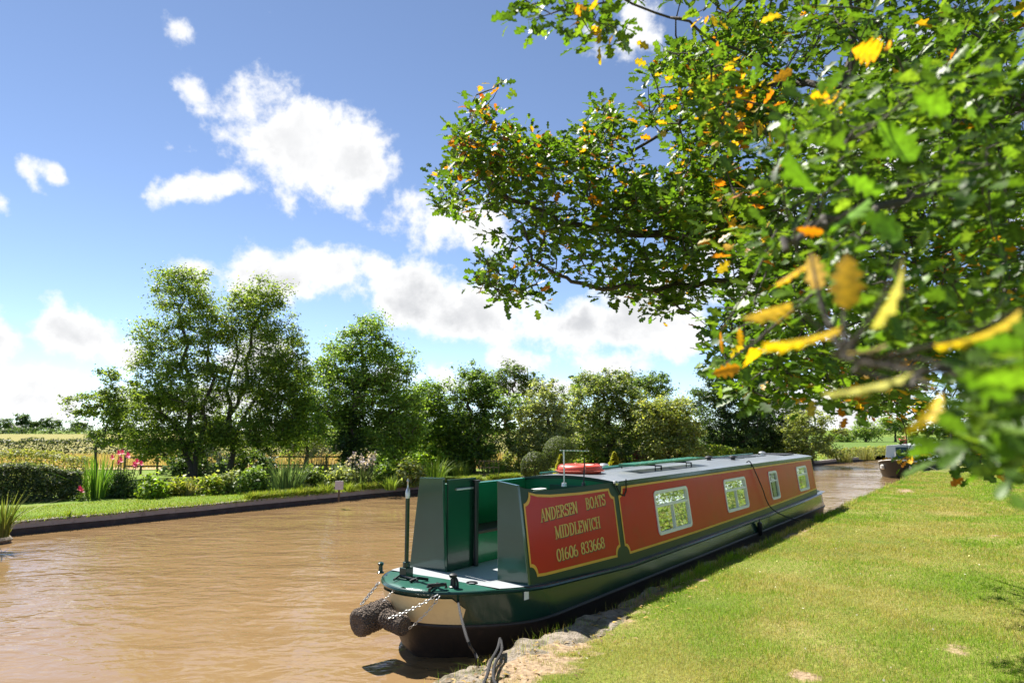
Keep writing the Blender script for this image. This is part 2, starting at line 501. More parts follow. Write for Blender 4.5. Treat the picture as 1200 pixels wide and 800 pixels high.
sheet('wheat_field', [(-90, 34), (0, 39), (14, 50), (14, 58), (-90, 55)], M['wheat_soil'], 'golden stubble field behind the garden', FARZ + .03)
sheet('hay_field', [(-400, 57.5), (20, 60.5), (60, 330), (-400, 330)], M['hayfield'], 'yellow green hay field behind the thick hedge', FARZ + .034)
sheet('meadow', [(24, 62), (75, 86), (150, 200), (60, 200)], M['meadow'], 'green meadow beyond the canal bend', FARZ + .038)

# piling along the far bank: cap timber over dark sheets
bp = empty('bank_piling', sa(10, 19.4, 0))
q = MB(); c = MB()
sl = np.arange(-14, 62, .25)
rows = []
for i, s in enumerate(sl):
    j = .035 if i % 2 else 0
    a = float(a_far(s))
    rows.append([sa(s, a - .02 - j, FARZ - .12), sa(s, a - .03 - j, .1), sa(s, a - .02 - j, -.4)])
q.grid(rows)
sl = np.arange(-14, 62, .6)
rows = []
for i, s in enumerate(sl):
    a = float(a_far(s)); n = .03 * (vnoise(s, 0, .8, 5) - .5)
    rows.append([sa(s, a + .16, FARZ - .04 + n), sa(s, a + .16, FARZ + .015 + n), sa(s, a - .07, FARZ + .01 + n), sa(s, a - .075, FARZ - .155 + n), sa(s, a - .02, FARZ - .16 + n)])
c.grid(rows)
inv = Matrix.Translation(bp.location).inverted()
for o in (q.build('sheet_panel', M['piling'], bp), c.build('cap_timber', M['piling_cap'], bp)):
    o.data.transform(inv)
tag(bp, 'long dark piling with pale timber cap holding the far canal bank', 'bank edging')

# ------------------------------------------------------------------ foliage builders
def frame_of(n):
    n = n / (np.linalg.norm(n, axis=1, keepdims=True) + 1e-9)
    r = RNG.normal(size=n.shape)
    t = np.cross(n, r); t /= np.linalg.norm(t, axis=1, keepdims=True) + 1e-9
    return n, t, np.cross(n, t)


def palette(n, cols, jit=.25):
    c = np.array(cols)[RNG.integers(0, len(cols), n)]
    return np.clip(c * (1 + RNG.normal(0, jit, (n, 1))), .004, .95)


def leaves(name, pos, size, cols, mat_, parent=None, up=.5, wid=.55, out=None, jit=.25):
    n = len(pos)
    nrm = RNG.normal(size=(n, 3)); nrm[:, 2] = np.abs(nrm[:, 2]) + up
    if out is not None: nrm += out
    nn, t, bt = frame_of(nrm)
    s = size * RNG.uniform(.65, 1.35, (n, 1))
    v = np.empty((n, 4, 3))
    v[:, 0] = pos - t * s * .5
    v[:, 1] = pos + bt * s * wid * .5 + nn * s * .12
    v[:, 2] = pos + t * s * .5
    v[:, 3] = pos - bt * s * wid * .5 + nn * s * .12
    f = np.arange(n * 4).reshape(n, 4)
    tint = np.repeat(palette(n, cols, jit), 4, 0)
    return link(name, np_mesh(name, v.reshape(-1, 3), f, tint), mat_, parent)


def blades(name, pos, h, wdt, lean, cols, mat_, parent=None, seg=3, curve=1.0, jit=.2, dirs=None):
    """curved grass-like blades"""
    n = len(pos)
    h = np.broadcast_to(h, (n,)) * RNG.uniform(.6, 1.25, n)
    an = RNG.uniform(0, 2 * math.pi, n)
    d = np.stack([np.cos(an), np.sin(an), np.zeros(n)], 1) if dirs is None else dirs
    ln = np.abs(RNG.normal(0, lean, n))[:, None]
    side = np.stack([-d[:, 1], d[:, 0], np.zeros(n)], 1)
    tw = RNG.uniform(-.8, .8, (n, 1)); side = side * np.cos(tw) + d * np.sin(tw)
    w_ = np.broadcast_to(wdt, (n,))[:, None]
    v = np.empty((n, 2 * seg + 1, 3))
    for k in range(seg + 1):
        t = k / seg
        c = pos + d * (ln * h[:, None] * t ** (1 + curve)) + np.array([0, 0, 1.]) * (h[:, None] * t * (1 - .25 * t * np.minimum(ln, 1.5)))
        ww = w_ * (1 - t) ** .7 * .5
        if k < seg:
            v[:, 2 * k] = c - side * ww; v[:, 2 * k + 1] = c + side * ww
        else:
            v[:, 2 * seg] = c
    fs = []
    base = (np.arange(n) * (2 * seg + 1))[:, None]
    for k in range(seg - 1):
        fs.append(base + [2 * k, 2 * k + 1, 2 * k + 3]); fs.append(base + [2 * k, 2 * k + 3, 2 * k + 2])
    fs.append(base + [2 * seg - 2, 2 * seg - 1, 2 * seg])
    f = np.stack(fs, 1).reshape(-1, 3)
    c = palette(n, cols, jit) if not isinstance(cols, np.ndarray) else cols
    return link(name, np_mesh(name, v.reshape(-1, 3), f, np.repeat(c, 2 * seg + 1, 0)), mat_, parent)


def ball(n, r=(1, 1, 1), shell=0.0):
    p = RNG.normal(size=(n, 3)); p /= np.linalg.norm(p, axis=1, keepdims=True)
    rr = RNG.uniform(shell ** 3, 1, (n, 1)) ** (1 / 3)
    return p * rr * np.array(r)


def grow(skel, rad0, targets, tw=.02, bend=.12, low=True):
    """connect every target to the nearest node already grown; returns list of (points, radii)"""
    nodes = np.array(skel); out = []
    d0 = np.min(np.linalg.norm(targets[:, None] - nodes[None], axis=2), 1)
    for i in np.argsort(d0):
        t = targets[i]
        dv = nodes - t; dist = np.linalg.norm(dv, axis=1)
        if low: dist = dist + np.maximum(0, dv[:, 2]) * 2.5
        k = int(np.argmin(dist)); p = nodes[k]
        ln = np.linalg.norm(t - p)
        if ln < 1e-3: continue
        mid = (p + t) / 2 + RNG.normal(0, bend * ln * .6, 3) - np.array([0, 0, bend * .3 * ln])
        q = [p, (p + mid) / 2 + RNG.normal(0, .02 * ln, 3), mid, (mid + t) / 2, t]
        r = tw * (1 + 1.2 * min(ln, 2))
        out.append((q, [r, r * .85, r * .65, r * .5, r * .3]))
        nodes = np.vstack([nodes, q[1:]])
    return out


GREEN_A = [(0.116, 0.179, 0.032), (0.147, 0.225, 0.036), (0.190, 0.263, 0.046), (0.095, 0.150, 0.036), (0.231, 0.300, 0.054)]   # alder
GREEN_B = [(0.137, 0.234, 0.043), (0.183, 0.284, 0.048), (0.228, 0.344, 0.058), (0.113, 0.184, 0.039)]
GREEN_D = [(0.054, 0.098, 0.033), (0.074, 0.129, 0.037), (0.098, 0.161, 0.046), (0.067, 0.108, 0.046)]                  # dark
GREEN_G = [(0.238, 0.294, 0.112), (0.317, 0.365, 0.159), (0.198, 0.260, 0.091), (0.397, 0.424, 0.204)]                       # willow grey green
GREEN_Y = [(0.254, 0.323, 0.046), (0.319, 0.360, 0.055), (0.213, 0.284, 0.046), (0.361, 0.360, 0.092)]
GREEN_L = [(0.182, 0.325, 0.031), (0.238, 0.357, 0.040), (0.293, 0.390, 0.047), (0.164, 0.260, 0.031)]


def tree(label, base, h, lobes, n, size, cols, seed, trunks=None, tr=.14, clump=.45, kind='tree', group=None, name='tree', per=70, bark=None):
    """lobes: (dx, dy, z, rx, ry, rz) relative to the base; clumps of leaves sit on limbs grown from the trunk"""
    global RNG
    keep = RNG; RNG = np.random.default_rng(seed)
    root = empty(name, base)
    vol = np.array([l[3] * l[4] * l[5] for l in lobes]) ** .8; vol /= vol.sum()
    nc = max(8, n // per)
    cen = []
    for l, k in zip(lobes, np.maximum(2, (vol * nc).astype(int))):
        c = ball(k, (1, 1, 1), .35)
        q1 = RNG.normal(size=(7, 3)); q1 /= np.linalg.norm(q1, axis=1, keepdims=True)
        u1 = c / np.linalg.norm(c, axis=1, keepdims=True)
        bump = np.max(np.exp((u1 @ q1.T - 1) * 9), axis=1)          # boughs that reach out of the lobe
        c = c * (.72 + .58 * bump)[:, None] * np.array(l[3:6]) + np.array(l[:3])
        cen.append(c)
    cen = np.vstack(cen)
    cen = cen[cen[:, 2] > .15]
    if trunks is None: trunks = [[(0, 0, -.1), (.05 * h * RNG.normal(), 0, h * .35), (.04 * h * RNG.normal(), .03 * h * RNG.normal(), h * .62), (0, 0, h * .85)]]
    t = MB(); skel = []
    for tp in trunks:
        P = np.array(tp, float); m = 4 * (len(P) - 1) + 1
        u = np.linspace(0, len(P) - 1, m)
        Q = np.stack([np.interp(u, np.arange(len(P)), P[:, i]) for i in range(3)], 1)
        Q[1:-1] += RNG.normal(0, .012 * h, (m - 2, 3)) * [1, 1, .2]
        R = tr * np.linspace(1.15, .22, m); R[0] *= 1.35
        t.tube(Q, R, 9); skel.append(Q[m // 5:])
    for q, r in grow(np.vstack(skel), None, cen, tr * .11, .14):
        t.tube(q, r, 5, cap=False)
    t.build('trunk', bark or M['bark'], root, smooth=True)
    kk = np.maximum(6, (per * RNG.uniform(.4, 1.6, len(cen))).astype(int))
    pos = []; out = []
    for c, k in zip(cen, kk):
        s = clump * RNG.uniform(.4, 1.2)
        d = RNG.normal(0, 1, (k, 3)) * [s * .55, s * .55, s * .36]
        pos.append(c + d); out.append(d / s * .8)
    leaves('crown', np.vstack(pos), size, cols, M['leaf'], root, up=.6, out=np.vstack(out))
    tag(root, label, kind, group)
    RNG = keep
    return root


def bush(name, label, cat, base, rx, ry, h, n, size, cols, clump=.16, group=None, up=.4, dome=True, per=40):
    root = empty(name, base)
    nc = max(6, n // per)
    c = ball(nc, (rx, ry, h * (.95 if dome else .5)), .4)
    c[:, 2] = np.abs(c[:, 2]) if dome else c[:, 2] + h * .5
    s = MB()
    for p in c:
        s.tube([(p[0] * .1, p[1] * .1, -.03), (p[0] * .55, p[1] * .55, p[2] * .6), p], [.014, .01, .005], 5, cap=False)
    s.build('stem', M['stem'], root)
    d = RNG.normal(0, 1, (nc, per, 3)) * clump * [.6, .6, .45]
    pos = (c[:, None] + d).reshape(-1, 3)
    pos[:, 2] = np.maximum(pos[:, 2], .02)
    leaves('foliage', pos, size, cols, M['leaf'], root, up=up, out=(d / clump).reshape(-1, 3) * .6)
    return tag(root, label, cat, group)


def hedge(name, label, p0, p1, wd, h, n, size, cols, z=FARZ, group=None, wob=.15, topcols=None):
    p0 = np.array(p0, float); p1 = np.array(p1, float)
    v = p1 - p0; ln = np.linalg.norm(v); v /= ln; nrm = np.array([-v[1], v[0]])
    root = empty(name, (p0[0], p0[1], z))
    t = RNG.uniform(0, ln, n); c = RNG.uniform(-1, 1, n); zz = RNG.uniform(0, 1, n)
    side = RNG.random(n)
    c = np.where(side < .55, np.sign(c) * RNG.uniform(.8, 1, n), c)
    zz = np.where(side > .7, RNG.uniform(.85, 1, n), zz)
    bul = 1 + wob * (vnoise(t, zz * 2, 1.6 / max(h, .5), 31) - .5) * 2
    hh = h * (1 + wob * (vnoise(t, t * 0, 1.0 / max(h, .5), 33) - .5) * 2 + .5 * wob * (vnoise(t, t * 0, 4.0 / max(h, .5), 34) - .5))
    off = c * wd * .5 * bul
    pos = np.stack([v[0] * t + nrm[0] * off, v[1] * t + nrm[1] * off, zz * hh], 1) + RNG.normal(0, size * .4, (n, 3))
    out = np.stack([nrm[0] * c, nrm[1] * c, zz * .4], 1) * .9
    s = MB()
    for k in range(max(6, int(ln / max(.25, ln / 60)))):
        tt = RNG.uniform(0, ln); x0 = v * tt
        s.tube([(x0[0], x0[1], -.05), (x0[0] + RNG.normal(0, .05), x0[1] + RNG.normal(0, .05), h * .5), (x0[0] + RNG.normal(0, .12), x0[1] + RNG.normal(0, .12), h * .88)], [.022, .016, .006], 5, cap=False)
    s.build('stem', M['bark'], root)
    leaves('foliage', pos, size, cols, M['leaf'], root, up=.3, out=out)
    return tag(root, label, 'hedge', group)


def clump(name, label, cat, base, r, h, n, wdt, lean, cols, group=None, seg=4, flowers=None):
    root = None
    base = np.array(base, float)
    a = RNG.uniform(0, 2 * math.pi, n); rr = r * np.sqrt(RNG.random(n)) * .6
    pos = np.stack([rr * np.cos(a), rr * np.sin(a), np.full(n, -.02)], 1)
    dirs = np.stack([np.cos(a), np.sin(a), np.zeros(n)], 1)
    if flowers is None:
        o = blades(name, pos, h, wdt, lean, cols, M['blade'], None, seg, .9, .2, dirs)
        o.location = base
        return tag(o, label, cat, group)
    root = empty(name, base)
    blades('foliage', pos, h, wdt, lean, cols, M['blade'], root, seg, .9, .2, dirs)
    fcols, fn, fh, fs = flowers
    st = MB(); fp = []
    for i in range(fn):
        p = RNG.normal(0, r * .45, 2); z = fh * RNG.uniform(.7, 1.1)
        st.tube([(p[0] * .5, p[1] * .5, 0), (p[0] * .8, p[1] * .8, z * .6), (p[0], p[1], z)], .008, 4, cap=False)
        fp.append(np.array([p[0], p[1], z]) + RNG.normal(0, 1, (14, 3)) * [fs * .35, fs * .35, fs * 1.0])
    st.build('stem', M['stem'], root)
    leaves('flower', np.vstack(fp), fs * .8, fcols, M['leaf'], root, up=.4, wid=.8)
    return tag(root, label, cat, group)


def g(px, py, z=FARZ):
    p = at_z(px, py, z); return (p[0], p[1], z)


# ------------------------------------------------------------------ the narrowboat
BC = np.array([-.575, 8.66])
BOATROT = math.atan2(D[1], D[0])


def hull_rows(levels, u1, nb=28, stern=1.2):
    """levels: (z or function of u, uc, length, exponent, half beam); port and starboard rows from bow to stern"""
    rows = []
    for z, uc, Lb, ex, B in levels:
        zf = z if callable(z) else (lambda u, z=z: z)
        half = []
        for t in np.linspace(math.pi / 2, 0, nb):
            u = uc - Lb * math.sin(t); half.append((u, B * max(0, math.cos(t)) ** ex))
        for u in np.linspace(2.5, u1 - stern, 10): half.append((u, B))
        for t in np.linspace(0, math.pi / 2, 8)[1:]:
            half.append((u1 - stern + stern * math.sin(t) * (1 if ex <= 1.2 else .92), B * math.cos(t) ** .8 if t < 1.57 else 0))
        left = [(u, v, zf(u)) for u, v in half]
        right = [(u, -v, zf(u)) for u, v in half]
        rows.append(left[::-1] + right[1:])
    return rows


def sheer(u): return float(np.interp(u, [-1.1, -.5, .3, 1.0, 2.4, 4.3, 9, 13, 15.5], [.765, .755, .70, .64, .595, .60, .62, .68, .74]))


boat = empty('narrowboat', (BC[0], BC[1], 0), BOATROT)
tag(boat, 'long red and dark green narrowboat moored along the grass towpath', 'narrowboat')
GUN = (sheer, .3, 1.36, 1.0, 1.01)
LV = [GUN,
      (lambda u: sheer(u) - .05, .3, 1.36, 1.0, 1.014),
      (lambda u: .345 + .05 * max(0, -u), .5, 1.5, 1.12, 1.06),
      (lambda u: .30 + .05 * max(0, -u), .5, 1.47, 1.15, 1.05),
      (0.1, .85, 1.78, 1.35, 1.02),
      (-.02, .9, 1.72, 1.4, .99),
      (-.5, 1.2, 1.9, 1.5, .95)]
R = hull_rows(LV, 15.5)
h = MB()
h.grid(R[0:2], 0); h.grid(R[1:3], 0); h.grid(R[2:], 1)
hull = h.build('hull', [M['green_gloss'], M['hull_black']], boat, smooth=True)
st = MB()
st.tube([p for p in R[2]], .022, 8)
st.build('rubbing_strake', M['hull_black'], hull, smooth=True)
st = MB()
st.tube([(p[0], p[1], p[2] - .022) for p in R[0]], .026, 8)
st.build('gunwale_rail', M['green_gloss'], hull, smooth=True)
# cream flash round the bow
fl = MB()
rows = []
for k, (z, uc, Lb, ex, B) in enumerate([LV[1], (lambda u: .55 + .03 * max(0, -u), .4, 1.43, 1.06, 1.038), LV[2]]):
    r = []
    lim = [58, 52, 55][k]
    for t in np.radians(np.concatenate([np.linspace(lim, 90, 28), np.linspace(90, lim, 28)[1:]])):
        r.append((uc - (Lb + .016) * math.sin(t), (B + .016) * max(0, math.cos(t)) ** ex, z(uc - Lb * math.sin(t)) + (-.02 if k == 0 else (.024 if k == 2 else 0))))
    for j in range(28, 55): r[j] = (r[j][0], -r[j][1], r[j][2])
    rows.append(r)
fl.grid(rows)
fl.build('bow_flash', M['cream'], hull, smooth=True)

# decks: green fore deck, grey floor running into the cockpit, side gunwales, stern deck
def outline_half(u):
    if u >= .3: return 1.008
    return 1.008 * math.sqrt(max(0, 1 - ((.3 - u) / 1.352) ** 2))


d = MB()
rows = []
for u in list(np.linspace(-1.05, -.42, 14)):
    b_ = outline_half(u)
    rows.append([(u, y * b_, sheer(u) - .004 + .02 * (1 - y * y)) for y in np.linspace(-1, 1, 9)])
d.grid(rows)
d.build('fore_deck', M['green_deck'], boat, smooth=True)
d = MB()
rows = []
for u in list(np.linspace(-.42, .3, 8)) + [1.0, 2.38]:
    b_ = min(outline_half(u), 1.0) - .002
    k = 1 if u <= 0 else .9
    rows.append([(u, y * b_ * k, (sheer(u) if u < .05 else .70) + .012) for y in np.linspace(-1, 1, 9)])
d.grid(rows)
d.build('well_deck', M['deck_grey'], boat)
d = MB()
for sg in (1, -1):
    us = np.linspace(-.4, 15.0, 40)
    d.grid([[(u, sg * min(outline_half(u) + .002, 1.01), sheer(u) + .002), (u, sg * .88 * min(1, outline_half(u)), sheer(u) + .006)] for u in us])
d.build('side_deck', M['gunwale'], boat, smooth=True)
d = MB()
d.face([(u, v, sheer(u) + .01) for u, v in [(14.2, .9), (14.7, .85), (15.2, .6), (15.45, .2), (15.45, -.2), (15.2, -.6), (14.7, -.85), (14.2, -.9)]])
d.build('stern_deck', M['green_deck'], boat)


# cabin side plane
def sp(u, z, off=0, sg=-1):
    v = .94 + (z - .66) / 1.10 * (-.14)
    return (u, sg * (v + off), z + off * .127)


def ztop(u): return float(np.interp(u, [0, .06, .16, .35, .7, 1.1, 2.4, 14.2], [1.845, 1.825, 1.80, 1.775, 1.752, 1.742, 1.742, 1.75]))
def zbot(u): return sheer(u) + .004


WIN = [(3.66, 5.0, .86, 1.5), (6.9, 8.2, .9, 1.49), (9.96, 10.6, .9, 1.5), (12.48, 13.5, .91, 1.5)]
UEND = 14.3
for sg in (-1, 1):
    c = MB()
    br = sorted(set([0, .03, .06, .11, .16, .25, .35, .5, .7, .9, 1.1, 1.7, 2.4, UEND] + [x for w_ in WIN for x in w_[:2]]))
    for u0, u1 in zip(br[:-1], br[1:]):
        win = [w_ for w_ in WIN if w_[0] <= u0 + 1e-6 and u1 <= w_[1] + 1e-6]
        if win:
            z0, z1 = win[0][2:]
            c.face([sp(u0, zbot(u0), 0, sg), sp(u1, zbot(u1), 0, sg), sp(u1, z0, 0, sg), sp(u0, z0, 0, sg)])
            c.face([sp(u0, z1, 0, sg), sp(u1, z1, 0, sg), sp(u1, ztop(u1), 0, sg), sp(u0, ztop(u0), 0, sg)])
        else:
            c.face([sp(u0, zbot(u0), 0, sg), sp(u1, zbot(u1), 0, sg), sp(u1, ztop(u1), 0, sg), sp(u0, ztop(u0), 0, sg)])
    side = c.build('cabin_side', M['cabin_green'], boat)
    # inner lining of the cockpit coaming
    c = MB()
    ub = np.array([.0, .06, .16, .35, .7, 1.1, 2.39])
    c.grid([[sp(u, zbot(u) + .08, -.045, sg), sp(u, ztop(u), -.045, sg), sp(u, ztop(u) + .002, .006, sg)] for u in ub])
    c.build('coaming_lining', M['green_in'], side)

    # painted panels
    def border_poly(u0, u1, z0f, z1f, cut, inset, corners):
        """outline with scalloped corners (concave), in (u, z)"""
        pts = []
        r = cut
        def arc(cx, cz, a0, a1):
            for a in np.radians(np.linspace(a0, a1, 9)): pts.append((cx + r * math.cos(a), cz + r * math.sin(a)))
        U0, U1 = u0 + inset, u1 - inset
        zb0, zb1, zt0, zt1 = z0f(U0) + inset, z0f(U1) + inset, z1f(U0) - inset, z1f(U1) - inset
        if corners[0]: arc(U0, zb0, 90, 0)
        else: pts.append((U0, zb0))
        mids = np.linspace(U0 + r, U1 - r, 14)
        for m_ in mids[1:-1]: pts.append((m_, z0f(m_) + inset))
        if corners[1]: arc(U1, zb1, 180, 90)
        else: pts.append((U1, zb1))
        if corners[2]: arc(U1, zt1, 270, 180)
        else: pts.append((U1, zt1))
        for m_ in mids[::-1][1:-1]: pts.append((m_, z1f(m_) - inset))
        if corners[3]: arc(U0, zt0, 360, 270)
        else: pts.append((U0, zt0))
        return pts

    for pi, (u0, u1, z0f, z1f, corners) in enumerate([
            (.08, 2.33, lambda u: float(np.interp(u, [.08, .4, 2.3], [.79, .775, .725])), lambda u: float(np.interp(u, [.1, .3, .7, 1.4, 2.3], [1.755, 1.725, 1.69, 1.668, 1.665])), (1, 1, 1, 1)),
            (2.46, 14.28, lambda u: float(np.interp(u, [2.4, 5, 9, 12, 14.3], [.715, .71, .74, .78, .835])), lambda u: 1.668, (1, 0, 0, 1))]):
        o1 = border_poly(u0, u1, z0f, z1f, .125, 0, corners)
        o2 = border_poly(u0, u1, z0f, z1f, .125, .032, corners)
        p = MB(); bd = MB()
        holes = [w_ for w_ in WIN if u0 < w_[0] < u1]
        # red field as vertical strips so that the windows stay open
        us = sorted(set([x for x, _ in o2] + [x for w_ in holes for x in w_[:2]]))
        P2 = np.array(o2)

        def span(x):
            zs = []
            for i in range(len(P2)):
                a_, b_ = P2[i], P2[(i + 1) % len(P2)]
                if min(a_[0], b_[0]) - 1e-9 <= x <= max(a_[0], b_[0]) + 1e-9:
                    if abs(a_[0] - b_[0]) < 1e-9: zs += [a_[1], b_[1]]
                    else: zs.append(a_[1] + (b_[1] - a_[1]) * (x - a_[0]) / (b_[0] - a_[0]))
            return min(zs), max(zs)
        for x0, x1 in zip(us[:-1], us[1:]):
            if x1 - x0 < 1e-4: continue
            e = min(1e-4, (x1 - x0) * .1)
            (l0, t0), (l1, t1) = span(x0 + e), span(x1 - e)
            hw = [w_ for w_ in holes if w_[0] <= x0 + 1e-6 and x1 <= w_[1] + 1e-6]
            if hw:
                za, zb = hw[0][2:]
                p.face([sp(x0, l0, .003, sg), sp(x1, l1, .003, sg), sp(x1, za, .003, sg), sp(x0, za, .003, sg)])
                p.face([sp(x0, zb, .003, sg), sp(x1, zb, .003, sg), sp(x1, t1, .003, sg), sp(x0, t0, .003, sg)])
            else:
                p.face([sp(x0, l0, .003, sg), sp(x1, l1, .003, sg), sp(x1, t1, .003, sg), sp(x0, t0, .003, sg)])
        p.build('painted_panel', M['red'], side)
        n = len(o1)
        for i in range(n):
            j = (i + 1) % n
            bd.face([sp(*o1[i], .005, sg), sp(*o1[j], .005, sg), sp(*o2[j], .005, sg), sp(*o2[i], .005, sg)])
        bd.build('gold_border', M['gold'], side)
    if sg == -1: near_side = side

# lettering: condensed serif capitals, drawn as strokes
def arcp(cx, cy, rx, ry, a0, a1, n=10):
    return [(cx + rx * math.cos(a), cy + ry * math.sin(a)) for a in np.radians(np.linspace(a0, a1, n))]


def serif(x, y, w_=.17): return [(x - w_, y), (x + w_, y)]
def stemv(x): return [[(x, .0), (x, 1.)], serif(x, .025), serif(x, .975)]


GLY = {
    'A': (.74, [[(.10, 0), (.36, 1)], [(.37, 1.0), (.64, 0)], [(.19, .34), (.52, .34)], serif(.10, .025, .12), serif(.64, .025, .14)]),
    'N': (.78, [[(.13, 0), (.13, 1)], [(.13, 1), (.63, .0)], [(.63, 0), (.63, 1)], serif(.13, .025, .13), serif(.1, .975, .12), serif(.63, .975, .13)]),
    'D': (.74, stemv(.17) + [[(.17, .975)] + arcp(.3, .5, .33, .475, 90, -90, 14) + [(.17, .025)]]),
    'E': (.64, stemv(.17) + [[(.17, .975), (.54, .975)], [(.17, .025), (.56, .025)], [(.17, .52), (.42, .52)], [(.54, .97), (.54, .76)], [(.56, .03), (.56, .25)], [(.42, .43), (.42, .61)]]),
    'R': (.74, stemv(.17) + [[(.17, .975)] + arcp(.32, .745, .25, .23, 90, -90) + [(.17, .515)], [(.34, .5), (.66, .02)], serif(.66, .025, .08)]),
    'S': (.60, [arcp(.3, .745, .22, .23, 20, 270, 14) + arcp(.3, .27, .23, .245, 90, -160, 14)[1:], [(.51, .98), (.51, .74)], [(.08, .02), (.08, .27)]]),
    'B': (.70, stemv(.17) + [[(.17, .975)] + arcp(.31, .755, .22, .22, 90, -90) + [(.17, .535)], [(.17, .53)] + arcp(.33, .275, .27, .25, 90, -90) + [(.17, .025)]]),
    'O': (.74, [arcp(.37, .5, .28, .475, 0, 360, 24)]),
    'T': (.68, stemv(.34)[:2] + [[(.06, .975), (.62, .975)], [(.07, .97), (.07, .74)], [(.61, .97), (.61, .74)]]),
    'M': (.92, [[(.12, 0), (.14, 1)], [(.14, 1), (.44, .05)], [(.44, .05), (.74, 1)], [(.76, 1), (.78, 0)], serif(.12, .025, .11), serif(.78, .025, .12), serif(.1, .975, .1), serif(.8, .975, .1)]),
    'I': (.40, stemv(.2)),
    'L': (.62, stemv(.17) + [[(.17, .025), (.56, .025)], [(.56, .02), (.56, .3)]]),
    'W': (1.0, [[(.1, 1), (.3, 0)], [(.3, 0), (.5, .9)], [(.5, .9), (.7, 0)], [(.7, 0), (.9, 1)], serif(.1, .975, .11), serif(.9, .975, .11)]),
    'C': (.68, [arcp(.37, .5, .28, .475, 40, 320, 20), [(.6, .98), (.6, .7)]]),
    'H': (.80, stemv(.17) + stemv(.63) + [[(.17, .5), (.63, .5)]]),
    '0': (.62, [arcp(.31, .5, .23, .475, 0, 360, 22)]),
    '1': (.44, stemv(.22)[:2] + [[(.22, .98), (.08, .82)]]),
    '6': (.62, [arcp(.31, .28, .23, .255, 0, 360, 18), arcp(.42, .4, .34, .57, 178, 95, 8)]),
    '8': (.62, [arcp(.31, .74, .19, .235, 0, 360, 18), arcp(.31, .27, .23, .25, 0, 360, 18)]),
    '3': (.58, [arcp(.27, .74, .2, .235, 150, -90, 12), arcp(.27, .265, .23, .245, 90, -150, 12)]),
    ' ': (.45, []),
}


def letters(mb, text, u0, u1, z0, z1f, off, dx=0, dz=0, fat=1):
    """fit text between u0 and u1 at cap height z0..z1 on the near cabin side (z bounds may slope)"""
    total = sum(GLY[ch][0] for ch in text)
    sx = (u1 - u0) / total; x = 0
    for ch in text:
        wd, strokes = GLY[ch]
        for pl in strokes:
            for (xa, ya), (xb, yb) in zip(pl[:-1], pl[1:]):
                dxx, dyy = xb - xa, yb - ya; ln = math.hypot(dxx, dyy)
                if ln < 1e-6: continue
                wt = (.055 + .115 * abs(dyy) / ln) * fat
                if ch in 'AMNW' and dxx > 0 and dyy > 0: wt *= .6
                ex, ey = dxx / ln * .012, dyy / ln * .012
                nx, ny = -dyy / ln * wt / 2, dxx / ln * wt / 2
                q = []
                for (a_, b_) in ((xa - ex + nx, ya - ey + ny), (xa - ex - nx, ya - ey - ny), (xb + ex - nx, yb + ey - ny), (xb + ex + nx, yb + ey + ny)):
                    fx = (x + a_) / total
                    zb = z0[0] + (z0[1] - z0[0]) * fx; zt = z1f[0] + (z1f[1] - z1f[0]) * fx
                    q.append(sp(u0 + (x + a_) * sx + dx, zb + (zt - zb) * b_ + dz, off, -1))
                mb.face(q); off += .000004
        x += wd


for dx, dz, off, m_, nm in ((.012, -.012, .0055, 'shade_letter', 'lettering_shade'), (0, 0, .0075, 'gold_letter', 'lettering')):
    l = MB()
    letters(l, 'ANDERSEN', .40, 1.28, (1.385, 1.415), (1.535, 1.56), off, dx, dz)
    letters(l, 'BOATS', 1.50, 2.05, (1.43, 1.45), (1.58, 1.60), off, dx, dz)
    letters(l, 'MIDDLEWICH', .68, 1.83, (1.155, 1.165), (1.305, 1.315), off, dx, dz)
    letters(l, '01606 833668', .66, 1.88, (.89, .895), (1.035, 1.04), off, dx, dz)
    l.build(nm, M[m_], near_side, fix=False)

